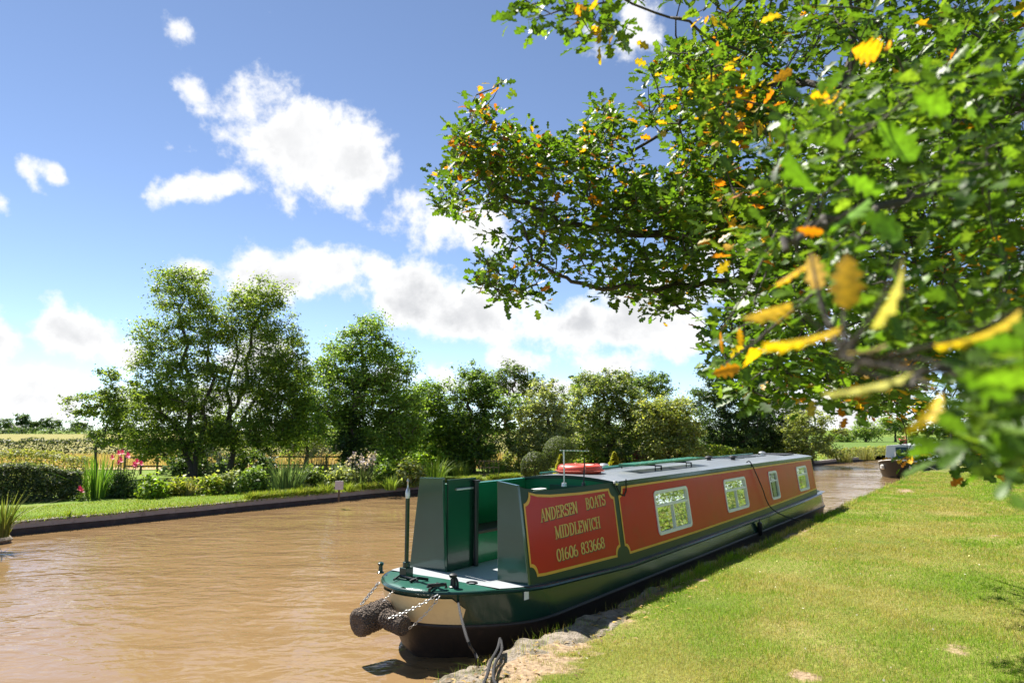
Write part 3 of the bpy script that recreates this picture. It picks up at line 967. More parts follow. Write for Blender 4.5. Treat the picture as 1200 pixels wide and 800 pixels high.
# windows
for sg in (-1, 1):
    for wi, (u0, u1, z0, z1) in enumerate(WIN):
        fr = MB(); t = .055

        def rr(off_in, r, n=5):
            pts = []
            for cx, cz, a0 in ((u1 - off_in - r, z1 - off_in - r, 0), (u0 + off_in + r, z1 - off_in - r, 90), (u0 + off_in + r, z0 + off_in + r, 180), (u1 - off_in - r, z0 + off_in + r, 270)):
                for a in np.radians(np.linspace(a0, a0 + 90, n)): pts.append((cx + r * math.cos(a), cz + r * math.sin(a)))
            return pts
        A1, A2 = rr(-.022, .08), rr(.028, .05)
        rows = [[sp(*q, o_, sg) for q in pl] for pl, o_ in ((A1, .004), (A1, .018), (A2, .018), (A2, -.03))]
        fr.grid(rows, 0, close=True)
        zm = z0 + (z1 - z0) * .66
        um = (u0 + u1) / 2
        if wi != 2:
            fr.prism([sp(u0 + .03, zm - .02, .014, sg), sp(u1 - .03, zm - .02, .014, sg), sp(u1 - .03, zm + .02, .014, sg), sp(u0 + .03, zm + .02, .014, sg)], (0, -sg * .03, 0))
            if wi != 3:
                fr.prism([sp(um - .015, z0 + .03, .0135, sg), sp(um + .015, z0 + .03, .0135, sg), sp(um + .015, zm - .02, .0135, sg), sp(um - .015, zm - .02, .0135, sg)], (0, -sg * .03, 0))
        else:
            fr.prism([sp(u0 + .03, zm - .012, .013, sg), sp(u1 - .03, zm - .012, .013, sg), sp(u1 - .03, zm + .012, .013, sg), sp(u0 + .03, zm + .012, .013, sg)], (0, -sg * .03, 0))
        win = fr.build('window', M['white_frame'], boat, smooth=False)
        gl = MB(); gl.face([sp(u0 + .01, z0 + .01, -.012, sg), sp(u1 - .01, z0 + .01, -.012, sg), sp(u1 - .01, z1 - .01, -.012, sg), sp(u0 + .01, z1 - .01, -.012, sg)])
        gl.build('glass', M['glass'], win)
        spans = [(um + .02, u1 - .03)] if wi == 0 else [(u0 + .02, um - .06), (um + .06, u1 - .02)]
        for c0, c1 in spans:
            cu = MB(); n = 26; rows = []
            for k in range(n):
                u = c0 + (c1 - c0) * k / (n - 1); wv = .014 * math.sin(k * 1.75)
                rows.append([sp(u, z0 - .02, -.055 + wv, sg), sp(u, z1 - .0, -.05 + wv * .6, sg)])
            cu.grid(rows); cu.build('curtain', M['curtain'], win, smooth=True)

# cabin ends, roof and cockpit
c = MB()
vb, vt = .93, .80
c.face([(UEND, -vb, sheer(UEND)), (UEND, vb, sheer(UEND)), (UEND, vt, 1.75), (UEND, 0, 1.81), (UEND, -vt, 1.75)])
c.build('rear_bulkhead', M['green_gloss'], boat)
c = MB()
c.face([(2.4, -.9, .70), (2.4, .9, .70), (2.4, .8, 1.742), (2.4, 0, 1.80), (2.4, -.8, 1.742)])
fb = c.build('front_bulkhead', M['green_in'], boat)
c = MB(); c.box(2.37, 2.396, -.3, .3, .72, 1.66); c.build('cabin_door', M['green_panel'], fb, bevel=.004)
c = MB()
c.face([(2.42, -.9, .45), (UEND - .02, -.9, .45), (UEND - .02, .9, .45), (2.42, .9, .45)])
c.box(3.2, 6.2, .35, .85, .45, .95); c.box(7, 9.4, .35, .85, .45, 1.0)
c.build('cabin_interior', M['interior'], boat)
r = MB(); rows = []
for u in np.linspace(2.36, UEND + .06, 14):
    rows.append([(u, y, 1.748 + .062 * (1 - (y / .83) ** 2)) for y in np.linspace(-.83, .83, 13)])
r.grid(rows)
r.grid([[(u, -.83, 1.748), (u, -.838, 1.69), (u, -.805, 1.69)] for u in np.linspace(2.36, UEND + .06, 14)], 1)
r.grid([[(u, .83, 1.748), (u, .838, 1.69), (u, .805, 1.69)] for u in np.linspace(2.36, UEND + .06, 14)], 1)
r.grid([[(2.36, y, 1.748 + .062 * (1 - (y / .83) ** 2)), (2.36, y, 1.70 + .06 * (1 - (y / .83) ** 2))] for y in np.linspace(-.83, .83, 13)], 1)
r.grid([[(UEND + .06, y, 1.748 + .062 * (1 - (y / .83) ** 2)), (UEND + .06, y, 1.70 + .06 * (1 - (y / .83) ** 2))] for y in np.linspace(-.83, .83, 13)], 1)
roof = r.build('roof', [M['roof_grey'], M['green_gloss']], boat, smooth=True)
for sg in (1,):
    hr = MB()
    hr.tube([(u, sg * .70, 1.80) for u in np.linspace(2.7, 13.9, 12)], .014, 8)
    for u in np.linspace(2.75, 13.85, 11): hr.tube([(u, sg * .70, 1.75), (u, sg * .70, 1.80)], .011, 6)
    hr.build('handrail', M['gunwale'] if sg == -1 else M['plank_green'], roof, smooth=True)
for u, v in ((4.2, .35), (8.7, .1), (9.3, -.25), (12.6, .05)):
    k = MB(); k.lathe([(.05, 0), (.05, .05), (.09, .055), (.095, .075), (.06, .10), (.0, .11)], (u, v, 1.80), 16)
    k.build('mushroom_vent', M['steel'] if u < 5 or u > 12 else M['black'], roof, smooth=True)
k = MB(); k.box(12.9, 13.9, -.45, .25, 1.80, 1.825); k.build('hatch', M['black'], roof, bevel=.006)
for i in range(3):
    k = MB(); k.box(9.6 + i * .9, 10.3 + i * .9, -.2, .35, 1.803, 1.82); k.build('solar_panel', M['gunwale'], roof)
for u in (4.6, 6.0):
    k = MB()
    k.tube([(u, -.45, 1.76), (u, -.45, 1.88), (u, .2, 1.88), (u, .2, 1.78)], .014, 6)
    k.tube([(u, -.45, 1.87), (u + .25, -.45, 1.86), (u + .25, -.45, 1.78)], .014, 6)
    k.build('plank_rack', M['black'], roof)
# front end panels of the coaming
def endpanel(name, vib, vob, vit, vot, ztop_, depth):
    e = MB()
    e.prism([(0, -vib, .725), (0, -vob, .725), (0, -vot, ztop_[1]), (0, -vit, ztop_[0])], (depth, 0, 0))
    return e.build(name, M['green_panel'], boat, bevel=.006)


endpanel('end_panel', .50, .945, .49, .79, (1.885, 1.845), .05)
endpanel('end_panel', -.33, -.945, -.39, -.79, (1.885, 1.875), .05)
k = MB(); k.box(.06, .62, .34, .37, .72, 1.86); dl = k.build('open_door', M['green_gloss'], boat, bevel=.004)
k = MB(); k.tube([(.58, .30, .72), (.58, .30, 1.80)], .03, 8); k.tube([(.58, .30, 1.80), (.58, .30, 1.83)], .05, 10); k.build('door_post', M['black'], dl, smooth=True)
k = MB(); k.tube([(.2, .33, 1.73), (.55, .33, 1.73)], .014, 8); k.build('grab_rail', M['steel'], dl, smooth=True)
k = MB(); k.box(.66, 2.36, .40, .86, .715, 1.10); bn = k.build('bench', M['green_in'], boat, bevel=.005)
k = MB(); k.box(.64, 2.36, .37, .86, 1.102, 1.14); k.build('bench_top', M['wood_dark'], bn, bevel=.008)
k = MB(); k.box(1.0, 1.9, -.84, -.5, .715, 1.10); k.build('bench', M['green_in'], boat, bevel=.005)

# fittings on the fore deck
def loc(px, py, z):
    p = at_z(px, py, z)[:2] - BC
    return float(p @ D), float(p @ L)


def bollard(px, py, z, hh, r, m_=None, nm='bollard'):
    u, y = loc(px, py, z); k = MB()
    k.lathe([(r * 1.5, 0), (r * 1.5, .012), (r, .02), (r * .85, hh * .7), (r * 1.35, hh * .85), (r * 1.4, hh), (r * .6, hh + .012)], (u, y, z), 14)
    return k.build(nm, m_ or M['green_gloss'], boat, smooth=True), u, y


bollard(446, 671, .765, .12, .028)
BRb, bu, by = bollard(531, 688, .765, .14, .034, M['black'])
u, y = loc(476, 677, .775)
k = MB()
k.box(u - .10, u + .10, y - .10, y + .10, .77, .79); k.box(u - .06, u + .06, y - .055, y + .055, .79, .90)
k.lathe([(.045, .90 - .775), (.045, .96 - .775), (.03, .965 - .775)], (u, y, .775), 12)
pb = k.build('post_base', M['green_gloss'], boat, bevel=.006)
k = MB(); k.tube([(u, y, .95), (u, y, 1.69)], .026, 12); k.build('tall_post', M['green_gloss'], pb, smooth=True)
k = MB(); k.lathe([(.028, 0), (.03, .06), (.022, .10), (.010, .12), (.008, .19), (.016, .20), (.004, .23)], (u, y, 1.69), 12); k.build('post_cap', M['steel'], pb, smooth=True)
k = MB(); k.tube([(u - .16, y - .22, .79), (u - .05, y - .25, .815), (u + .05, y - .3, .79)], .018, 6); k.tube([(u - .2, y + .0, .79), (u - .05, y + .05, .81), (u - .1, y - .28, .80)], .012, 6)
k.build('shackle', M['black'], boat)
u2, y2 = loc(512, 690, .775)
k = MB(); k.tube([(u2 - .08, y2 + .06, .80), (u2 - .08, y2 + .06, .82), (u2 + .08, y2 - .06, .82), (u2 + .08, y2 - .06, .78)], .02, 8)
k.tube([(u2 - .12, y2, .79), (u2 + .12, y2 + .1, .80)], .018, 6); k.build('cleat', M['black'], boat, smooth=True)
u3, y3 = loc(553, 683, .76)
k = MB(); k.tube([(u3 + .06 * math.cos(a), y3 + .06 * math.sin(a), .765) for a in np.linspace(0, 6.2, 14)], .009, 6); k.build('mooring_ring', M['black'], boat, smooth=True)
k = MB(); k.box(-.13, -.05, -.985, -.975, .60, .69); k.build('white_tag', M['white_frame'], boat)

# aerial and a thin rod standing in the cockpit
au, ay = 1.75, -.35
k = MB(); k.tube([(au, ay, 1.70), (au, ay, 2.20)], .011, 8); k.lathe([(.04, 0), (.035, .05)], (au, ay, 1.70), 10); am = k.build('aerial', M['steel'], boat, smooth=True)
k = MB()
bd_ = np.array([math.cos(-BOATROT), math.sin(-BOATROT)])
k.tube([(au - .06 * bd_[0], ay - .06 * bd_[1], 2.205), (au + .36 * bd_[0], ay + .36 * bd_[1], 2.195)], .009, 6)
for i in range(9):
    c_ = np.array([au, ay]) + bd_ * (-.05 + i * .05); nn_ = np.array([-bd_[1], bd_[0]]) * (.085 - .004 * i)
    k.tube([(c_[0] - nn_[0], c_[1] - nn_[1], 2.205 - i * .0012), (c_[0] + nn_[0], c_[1] + nn_[1], 2.205 - i * .0012)], .007, 5)
k.build('aerial_boom', M['steel'], am)
k = MB(); k.tube([(1.95, -.55, 1.70), (1.99, -.55, 2.1)], .011, 6); k.lathe([(.03, 0), (.025, .05)], (1.95, -.55, 1.70), 8); k.build('thin_rod', M['black'], boat)
k = MB(); k.box(.30, .62, -.80, -.70, 1.70, 1.775); k.build('white_tray', M['white_frame'], boat, bevel=.01)
# short black cable looped over the roof edge
k = MB()
k.tube([sp(2.72, 1.76, .03), sp(2.70, 1.60, .02), sp(2.62, 1.53, .02), sp(2.5, 1.56, .02), sp(2.42, 1.66, .02), sp(2.40, 1.74, .02)], .011, 6)
k.build('roof_cable', M['rope_black'], boat, smooth=True)
k = MB(); k.lathe([(.04, 0), (.05, .03), (.03, .06)], (2.40, -.82, 1.70), 10); k.build('lamp', M['steel'], boat, smooth=True)
# stern fittings
k = MB(); k.tube([(14.5, 0, .74), (14.7, 0, 1.25), (14.3, -.1, 1.35)], .03, 8); k.build('tiller', M['steel'], boat, smooth=True)
k = MB(); k.box(14.4, 14.8, -.8, -.45, .70, .92); k.build('stern_locker', M['green_in'], boat, bevel=.02)


def world_boat(u, y, z):
    p = BC + D * u + L * y
    return np.array([p[0], p[1], z])


# things that rest on or hang from the boat
t = empty('lifebuoy', world_boat(2.98, .12, 1.80), BOATROT)
k = MB(); rows = []
for a in np.linspace(0, 2 * math.pi, 40, endpoint=False):
    rows.append([((.285 + .08 * math.cos(b_)) * math.cos(a), (.285 + .08 * math.cos(b_)) * math.sin(a), .075 + .07 * math.sin(b_)) for b_ in np.linspace(0, 2 * math.pi, 16, endpoint=False)])
k.grid(rows + [rows[0]], 0, close=True)
rg = k.build('ring', M['buoy'], t, smooth=True)
k = MB()
for a in np.radians([45, 135, 225, 315]):
    k.tube([((.285 + .084 * math.cos(b_)) * math.cos(a), (.285 + .084 * math.cos(b_)) * math.sin(a), .075 + .074 * math.sin(b_)) for b_ in np.linspace(0, 6.28, 16)], .012, 6)
for i in range(4):
    a0 = rad(45 + 90 * i)
    k.tube([((.37 + .03 * math.sin(q * math.pi)) * math.cos(a0 + q * math.pi / 2), (.37 + .03 * math.sin(q * math.pi)) * math.sin(a0 + q * math.pi / 2), .05) for q in np.linspace(0, 1, 9)], .008, 5)
k.build('grab_line', M['buoy_rope'], t, smooth=True)
tag(t, 'orange red lifebuoy lying flat on the front of the narrowboat roof', 'lifebuoy')

k = MB(); k.box(-1.55, 1.55, -.15, .15, -.018, .018)
for i in range(9): k.box(-1.4 + i * .35, -1.37 + i * .35, -.14, .14, .0185, .024)
o = k.build('gangplank', M['plank_green'], bevel=.005); o.location = world_boat(5.35, -.30, 1.918); o.rotation_euler = (0, rad(-.3), BOATROT)
tag(o, 'green painted gangplank lying on black racks on the narrowboat roof', 'plank')
k = MB(); k.tube([(-2.6, 0, 0), (0, 0, .01), (2.6, 0, 0)], .022, 8); k.tube([(2.6, 0, 0), (2.75, .04, 0)], [.02, .006], 6)
o = k.build('boat_pole', M['plank_green'], smooth=True); o.location = world_boat(5.4, .24, 1.83); o.rotation_euler = (0, 0, BOATROT + .02)
tag(o, 'long green boat pole lying beside the gangplank on the roof', 'boat pole')


def rope_fender(root, p0, p1, r, face=.35):
    """barrel of knotted rope from p0 to p1"""
    p0, p1 = np.array(p0), np.array(p1)
    ax = p1 - p0; ln = np.linalg.norm(ax); ax = ax / ln
    x = np.cross(ax, [0, 0, 1.]); x /= np.linalg.norm(x); y_ = np.cross(ax, x)
    k = MB(); rows = []
    na = 56; ns = 34
    prof = [(0.02, 0), (.35, -.015), (.7, -.01), (.92, .0)] + [(1.0 + .02 * math.sin(i), .03 + (ln - .06) * i / ns) for i in range(ns + 1)] + [(.9, ln), (.6, ln + .01), (.02, ln + .01)]
    for i, (rf, d_) in enumerate(prof):
        row = []
        for j in range(na):
            a = 2 * math.pi * j / na
            kn = RNG.normal(0, .0035) if rf > .5 else 0
            rr_ = max(.002, rf * r + kn)
            row.append(p0 + ax * d_ + rr_ * (x * math.cos(a) + y_ * math.sin(a)))
        rows.append(row)
    k.grid(rows, 0, close=True)
    return k.build('rope_barrel', M['rope_brown'], root)


def chain(root, p0, p1, sag, n, m_='steel'):
    k = MB(); p0, p1 = np.array(p0), np.array(p1)
    pts = [p0 + (p1 - p0) * t_ - np.array([0, 0, sag * 4 * t_ * (1 - t_)]) for t_ in np.linspace(0, 1, n + 1)]
    for i in range(n):
        a_, b_ = pts[i], pts[i + 1]; c_ = (a_ + b_) / 2; d_ = b_ - a_; ln = np.linalg.norm(d_); d_ /= ln
        s_ = np.cross(d_, [0, 0, 1.]); s_ /= np.linalg.norm(s_) + 1e-9
        if i % 2: s_ = np.cross(d_, s_)
        k.tube([c_ + d_ * ln * .62 * math.cos(q) + s_ * ln * .34 * math.sin(q) for q in np.linspace(0, 2 * math.pi, 11)], ln * .13, 5, cap=False)
    return k.build('chain', M[m_], root, smooth=True)


t = empty('rope_fender', world_boat(-1.05, .30, .45)); tw = np.array(t.location)
rope_fender(t, world_boat(-1.40, .35, .41) - tw, world_boat(-1.0, .30, .47) - tw, .15)
chain(t, world_boat(-.93, .52, .74) - tw, world_boat(-1.30, .40, .585) - tw, .0, 9)
chain(t, world_boat(-1.05, .12, .75) - tw, world_boat(-1.12, .25, .60) - tw, .0, 7)
tag(t, 'large brown knotted rope barrel fender pointing forward from the bow', 'fender', 'rope fenders at the bow')
t = empty('rope_fender', world_boat(-1.10, .02, .45)); tw = np.array(t.location)
rope_fender(t, world_boat(-1.19, -.16, .42) - tw, world_boat(-1.17, .16, .46) - tw, .105)
chain(t, world_boat(-.98, -.44, .745) - tw, world_boat(-1.29, -.02, .50) - tw, .02, 15)
chain(t, world_boat(-.98, -.47, .73) - tw, world_boat(-1.16, -.20, .40) - tw, .03, 12)
tag(t, 'small rope barrel fender lying across the bow on silver chains', 'fender', 'rope fenders at the bow')


def rope(name, label, pts, r, m_='rope_black', sub=6, group=None):
    P = np.array(pts, float); n = len(P)
    out = []
    for i in range(n - 1):
        p0, p1, p2, p3 = P[max(i - 1, 0)], P[i], P[i + 1], P[min(i + 2, n - 1)]
        for t_ in np.linspace(0, 1, sub, endpoint=False):
            out.append(.5 * ((2 * p1) + (-p0 + p2) * t_ + (2 * p0 - 5 * p1 + 4 * p2 - p3) * t_ ** 2 + (-p0 + 3 * p1 - 3 * p2 + p3) * t_ ** 3))
    out.append(P[-1])
    k = MB(); k.tube(out, r, 8)
    return tag(k.build(name, M[m_], smooth=True), label, 'rope', group)


b0 = world_boat(bu, by, .87)
e1 = at_z(556, 764, TOW + .05); e2 = at_z(580, 778, TOW + .05); e3 = at_z(575, 797, TOW + .04)
rope('mooring_rope', 'black rope hanging from the bow bollard down to the bank', [b0 + [0, 0, .02], b0 + [.05, -.05, -.03], b0 + [.06, -.09, -.2], at_y(541, 725, 7.0), at_y(549, 752, 6.55), e1, at_z(560, 772, TOW + .04)], .014, group='mooring ropes')
rope('mooring_rope', 'doubled black rope lying over the stone edge at the bottom', [at_z(586, 748, TOW + .10), at_z(583, 760, TOW + .09), at_z(575, 775, TOW + .08), at_z(571, 790, TOW + .07), at_z(565, 806, TOW + .06), at_z(560, 830, TOW + .04)], .015, group='mooring ropes')
rope('mooring_rope', 'second strand of the black rope on the stone edge', [at_z(587, 750, TOW + .10), at_z(588, 762, TOW + .08), at_z(580, 778, TOW + .07), at_z(578, 794, TOW + .06), at_z(582, 806, TOW + .05), at_z(575, 830, TOW + .04)], .014, group='mooring ropes')
s0 = np.array(sp(8.75, 1.76, .03)); s1 = np.array(sp(9.6, .66, .13))
rope('mooring_rope', 'thin black rope running from the roof edge to the bank near the stern', [world_boat(s0[0], s0[1] + .1, 1.78), world_boat(*s0), world_boat(9.1, -.93, 1.25), world_boat(9.45, -1.02, .75), world_boat(10.1, -1.36, .45), world_boat(10.6, -1.62, .41)], .012, group='mooring ropes')
t = empty('side_fender', world_boat(8.3, -1.09, .45))
k = MB(); k.tube([(0, 0, -.16), (0, 0, -.12), (0, 0, .1), (0, 0, .13)], [.02, .05, .05, .02], 10); k.build('fender_body', M['black'], t, smooth=True)
k = MB(); k.tube([(0, 0, .12), (.02, .05, .18)], .008, 5); k.build('fender_rope', M['rope_black'], t)
tag(t, 'small black fender hanging against the green hull side near the stern', 'fender')

# ------------------------------------------------------------------ second boat
c2 = np.array(sa(41.5, 5.1)[:2])
b2 = empty('narrowboat', (c2[0], c2[1], 0), BOATROT - rad(2))
tag(b2, 'dark hulled narrowboat with pale cabin moored far along the towpath', 'narrowboat')
sh2 = lambda u: float(np.interp(u, [-1.2, 0, 2], [.95, .78, .7]))
LV2 = [(sh2, .6, 1.7, 1.0, 1.0), (.35, .8, 1.8, 1.2, 1.0), (-.02, 1.2, 2.0, 1.5, .97), (-.5, 1.2, 2.0, 1.5, .9)]
R2 = hull_rows(LV2, 13)
k = MB(); k.grid(R2); h2 = k.build('hull', M['black'], b2, smooth=True)
k = MB(); k.tube([(p[0], p[1], p[2]) for p in R2[0]], .03, 6); k.build('gunwale_rail', M['rope_white'], h2, smooth=True)
k = MB(); k.face([(p[0], p[1], p[2] - .05) for p in R2[0]]); k.build('deck', M['gunwale'], b2)
k = MB(); k.prism([(1.2, -.85, .7), (1.2, .85, .7), (1.35, .74, 1.62), (1.35, 0, 1.70), (1.35, -.74, 1.62)], (10, 0, 0)); cb = k.build('cabin', M['boat2_cabin'], b2, bevel=.01)
for u in (2.2, 4.6, 7):
    k = MB(); k.prism([(u, -.835, 1.0), (u + .9, -.835, 1.0), (u + .9, -.79, 1.4), (u, -.79, 1.4)], (0, -.006, 0)); k.build('window', M['black'], cb)
k = MB(); k.prism([(1.19, -.3, .75), (1.19, .3, .75), (1.325, .3, 1.55), (1.325, -.3, 1.55)], (-.012, 0, 0)); k.build('door', M['green_gloss'], cb)
for v in (.5, -.5):
    k = MB(); k.lathe([(.06, 0), (.11, .05), (.11, .2), (.05, .26)], (-.62, v * 1.3, .42), 12); k.build('white_fender', M['rope_white'], b2, smooth=True)
k = MB(); k.tube([(-.7, 0, .85), (-.7, 0, 1.35)], .03, 8); k.build('post', M['rope_white'], b2)
rope('mooring_rope', 'pale rope from the bow of the far boat to the grass', [np.array([*(c2 - D * .6), 1.0]), np.array([*(c2 + R2[0][0][0] * 0 * D - D * .2 - L * 1.0), .75]), np.array([*(c2 + D * .3 - L * 1.7), .40])], .018, 'rope_white', group='mooring ropes')
bx = empty('flower_tub', (*(c2 + D * 2.6), 1.69)); k = MB(); k.lathe([(.14, 0), (.2, .22), (.17, .22)], (0, 0, 0), 12); k.build('tub', M['terracotta'], bx)
leaves('flower', ball(160, (.3, .3, .16)) + [0, 0, .3], .09, [(.6, .05, .15), (.6, .3, .4), (.06, .12, .03), (.08, .15, .03)], M['leaf'], bx)
tag(bx, 'tub of pink flowers standing on the far boat roof', 'flower tub')

# ------------------------------------------------------------------ trees across the canal
def T(px, y): return (ray(px, 520)[0] / ray(px, 520)[1] * y, y, FARZ)


def zpx(py, y): return CAMZ + (503 - py) / FPX * y - FARZ       # height above far ground of a pixel row at distance y
def wpx(n, y): return n / FPX * y


GT = 'trees standing along the far bank'


def lob(x0, px, py, rx, ry, y, rdep=None, dy=0):
    """a foliage lobe at pixel (px, py) with pixel radii for a tree whose base is at px x0, distance y"""
    return ((px - x0) / FPX * y, dy, zpx(py, y), rx / FPX * y, (rdep or rx) / FPX * y, ry / FPX * y)


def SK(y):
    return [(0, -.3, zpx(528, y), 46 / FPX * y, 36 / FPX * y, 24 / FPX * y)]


y = 31.0
tree('tall multi stemmed alder with airy crown at the left of the pair, dark ivied trunk', T(225, y), 9.6,
     [lob(225, 205, 345, 42, 34, y), lob(225, 232, 385, 38, 45, y), lob(225, 180, 400, 40, 40, y), lob(225, 215, 450, 60, 45, y), lob(225, 165, 480, 55, 38, y), lob(225, 225, 510, 50, 30, y), lob(225, 185, 522, 46, 20, y), lob(225, 200, 325, 18, 14, y)],
     46000, .125, [(c[0] * 1.2, c[1] * 1.2, c[2] * 1.2) for c in GREEN_A], 11, [[(0, 0, -.1), (-.1, 0, 2.4), (-.3, .1, 4.8), (-.7, 0, 7.4), (-.9, 0, 8.8)], [(.15, 0, 0), (.3, .2, 2.5), (.45, .1, 5.2), (.4, 0, 7)], [(-.1, 0, 1), (-1.2, -.2, 3), (-2.0, 0, 4.6)]], .12, .5, group=GT)
tree('tall slender alder with airy crown at the right of the pair, forked stems', T(268, y + 1), 9.3,
     [lob(268, 300, 345, 34, 30, y), lob(268, 275, 380, 40, 40, y), lob(268, 325, 400, 38, 36, y), lob(268, 300, 440, 55, 40, y), lob(268, 335, 470, 40, 40, y), lob(268, 280, 500, 60, 35, y), lob(268, 318, 508, 44, 26, y), lob(268, 345, 440, 26, 44, y), lob(268, 352, 488, 26, 34, y), lob(268, 285, 338, 22, 18, y)],
     46000, .125, [(c[0] * 1.2, c[1] * 1.2, c[2] * 1.2) for c in GREEN_A], 12, [[(0, 0, -.1), (.1, 0, 2.2), (.6, 0, 4.6), (1.0, .1, 7.6), (1.2, 0, 8.6)], [(.1, 0, 1.6), (1.0, .2, 3.4), (1.9, 0, 5.4)], [(0, 0, 1.5), (-.1, 0, 4), (.25, .2, 7.2)]], .115, .5, group=GT)
y = 27.0
tree('small thin young tree left of the tall alders', T(120, y), 4.4, [lob(120, 118, 450, 20, 30, y), lob(120, 105, 480, 32, 22, y), lob(120, 138, 485, 28, 28, y), lob(120, 125, 510, 34, 16, y)],
     6000, .12, GREEN_A, 13, None, .06, .34, group=GT)
y = 31.0
tree('broad bright alder with dark ivy clad trunk right of the tall pair', T(418, y), 7.4,
     [lob(418, 425, 400, 36, 30, y), lob(418, 395, 425, 32, 34, y), lob(418, 455, 430, 36, 34, y), lob(418, 430, 465, 58, 36, y), lob(418, 470, 475, 32, 34, y), lob(418, 400, 500, 36, 36, y), lob(418, 450, 515, 44, 30, y), lob(418, 430, 380, 16, 12, y), lob(418, 376, 460, 20, 42, y), lob(418, 470, 505, 34, 30, y)],
     44000, .13, [(c[0] * 1.15, c[1] * 1.15, c[2] * 1.15) for c in GREEN_B], 14, None, .2, .5, group=GT)
tree('ivy column smothering the trunk under the broad alder', T(412, y - .6), 4.2, [lob(412, 412, 470, 14, 26, y), lob(412, 410, 520, 18, 34, y)], 6000, .12, GREEN_D, 15, None, .1, .3, 'ivy', None, 'ivy', bark=M['bark'])
y = 36.0
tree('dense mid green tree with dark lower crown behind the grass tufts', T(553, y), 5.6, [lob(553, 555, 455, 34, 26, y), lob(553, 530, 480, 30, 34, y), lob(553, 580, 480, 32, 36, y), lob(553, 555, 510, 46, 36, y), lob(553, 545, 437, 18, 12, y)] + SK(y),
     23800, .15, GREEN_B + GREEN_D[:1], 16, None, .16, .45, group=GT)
tree('slim bushy tree filling the gap between the tall alders and the broad alder', T(358, 40), 5.5, [lob(358, 355, 460, 24, 44, 40), lob(358, 365, 500, 26, 34, 40), lob(358, 345, 505, 26, 34, 40)], 12000, .15, GREEN_B, 61, None, .1, .45, group=GT)
tree('light bushy tree rising between the alder and the dense tree', T(490, y), 4.6, [lob(490, 490, 495, 38, 38, y), lob(490, 500, 465, 26, 22, y), lob(490, 470, 525, 30, 24, y), lob(490, 515, 520, 30, 26, y)], 18000, .14, GREEN_L[:2] + GREEN_B, 17, None, .1, .42, group=GT)
y = 52.0
tree('tall open tree far behind, its crown rising over the dense tree', T(600, y), 7.8, [lob(600, 600, 440, 24, 16, y), lob(600, 580, 455, 22, 16, y), lob(600, 622, 455, 20, 18, y)], 6000, .2, GREEN_D + GREEN_A[:2], 18, None, .18, .5, group=GT)
y = 37.0
tree('pale grey green willow with upright sprays', T(635, y), 4.9, [lob(635, 640, 470, 28, 22, y), lob(635, 620, 490, 26, 28, y), lob(635, 655, 495, 26, 32, y), lob(635, 635, 520, 40, 26, y), lob(635, 645, 450, 9, 10, y)] + SK(y),
     22100, .15, GREEN_G, 19, None, .14, .4, group=GT)
y = 41.0
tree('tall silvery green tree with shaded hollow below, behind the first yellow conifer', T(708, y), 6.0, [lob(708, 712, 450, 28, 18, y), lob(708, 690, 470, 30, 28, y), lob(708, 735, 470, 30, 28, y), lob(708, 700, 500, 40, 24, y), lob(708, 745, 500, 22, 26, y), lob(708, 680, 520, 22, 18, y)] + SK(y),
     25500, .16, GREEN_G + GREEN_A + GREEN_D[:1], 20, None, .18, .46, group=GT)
y = 56.0
tree('distant rounded tree showing above the silvery tree', T(742, y), 7.4, [lob(742, 745, 448, 30, 14, y), lob(742, 770, 455, 26, 18, y), lob(742, 680, 455, 30, 16, y)], 7000, .2, GREEN_B + GREEN_D, 21, None, .2, .55, group=GT)
y = 39.0
tree('rounded yellow green weeping tree beside the gangplank', T(785, y), 4.6, [lob(785, 785, 480, 28, 18, y), lob(785, 768, 500, 26, 28, y), lob(785, 803, 500, 24, 28, y), lob(785, 785, 520, 32, 24, y), lob(785, 755, 480, 14, 14, y)] + SK(y),
     23800, .15, GREEN_Y + GREEN_G, 22, None, .14, .42, group=GT)
y = 47.0
tree('dark evergreen with heavy crown at the middle of the far bank', T(850, y), 6.4, [lob(850, 850, 455, 32, 22, y), lob(850, 830, 475, 26, 30, y), lob(850, 870, 480, 34, 34, y), lob(850, 850, 510, 44, 26, y), lob(850, 842, 436, 14, 10, y)] + SK(y),
     25500, .17, GREEN_D, 23, None, .2, .5, group=GT)
tree('second dark evergreen right of the heavy one, nearer the bend', T(905, y + 2), 6.0, [lob(905, 900, 460, 28, 22, y), lob(905, 890, 490, 34, 34, y), lob(905, 925, 490, 28, 36, y), lob(905, 905, 515, 40, 20, y)] + SK(y),
     22100, .17, GREEN_D, 24, None, .2, .5, group=GT)
y = 46.0
tree('pale leafy tree overhanging the water at the canal bend', T(950, y), 4.4, [lob(950, 945, 495, 26, 22, y), lob(950, 930, 515, 22, 18, y), lob(950, 968, 510, 22, 22, y), lob(950, 950, 528, 34, 10, y)],
     11000, .16, GREEN_G + GREEN_Y[:2], 25, None, .14, .42, group=GT)
y = 44
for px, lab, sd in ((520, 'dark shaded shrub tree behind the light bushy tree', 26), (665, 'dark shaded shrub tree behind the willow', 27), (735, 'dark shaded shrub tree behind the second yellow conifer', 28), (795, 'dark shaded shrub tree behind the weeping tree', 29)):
    tree(lab, T(px, y), 3.6, [lob(px, px, 515, 40, 28, y), lob(px, px + 18, 492, 24, 20, y), lob(px, px - 18, 495, 24, 22, y)], 7000, .17, GREEN_D, sd, None, .14, .5, group='dark shrubs behind the garden')
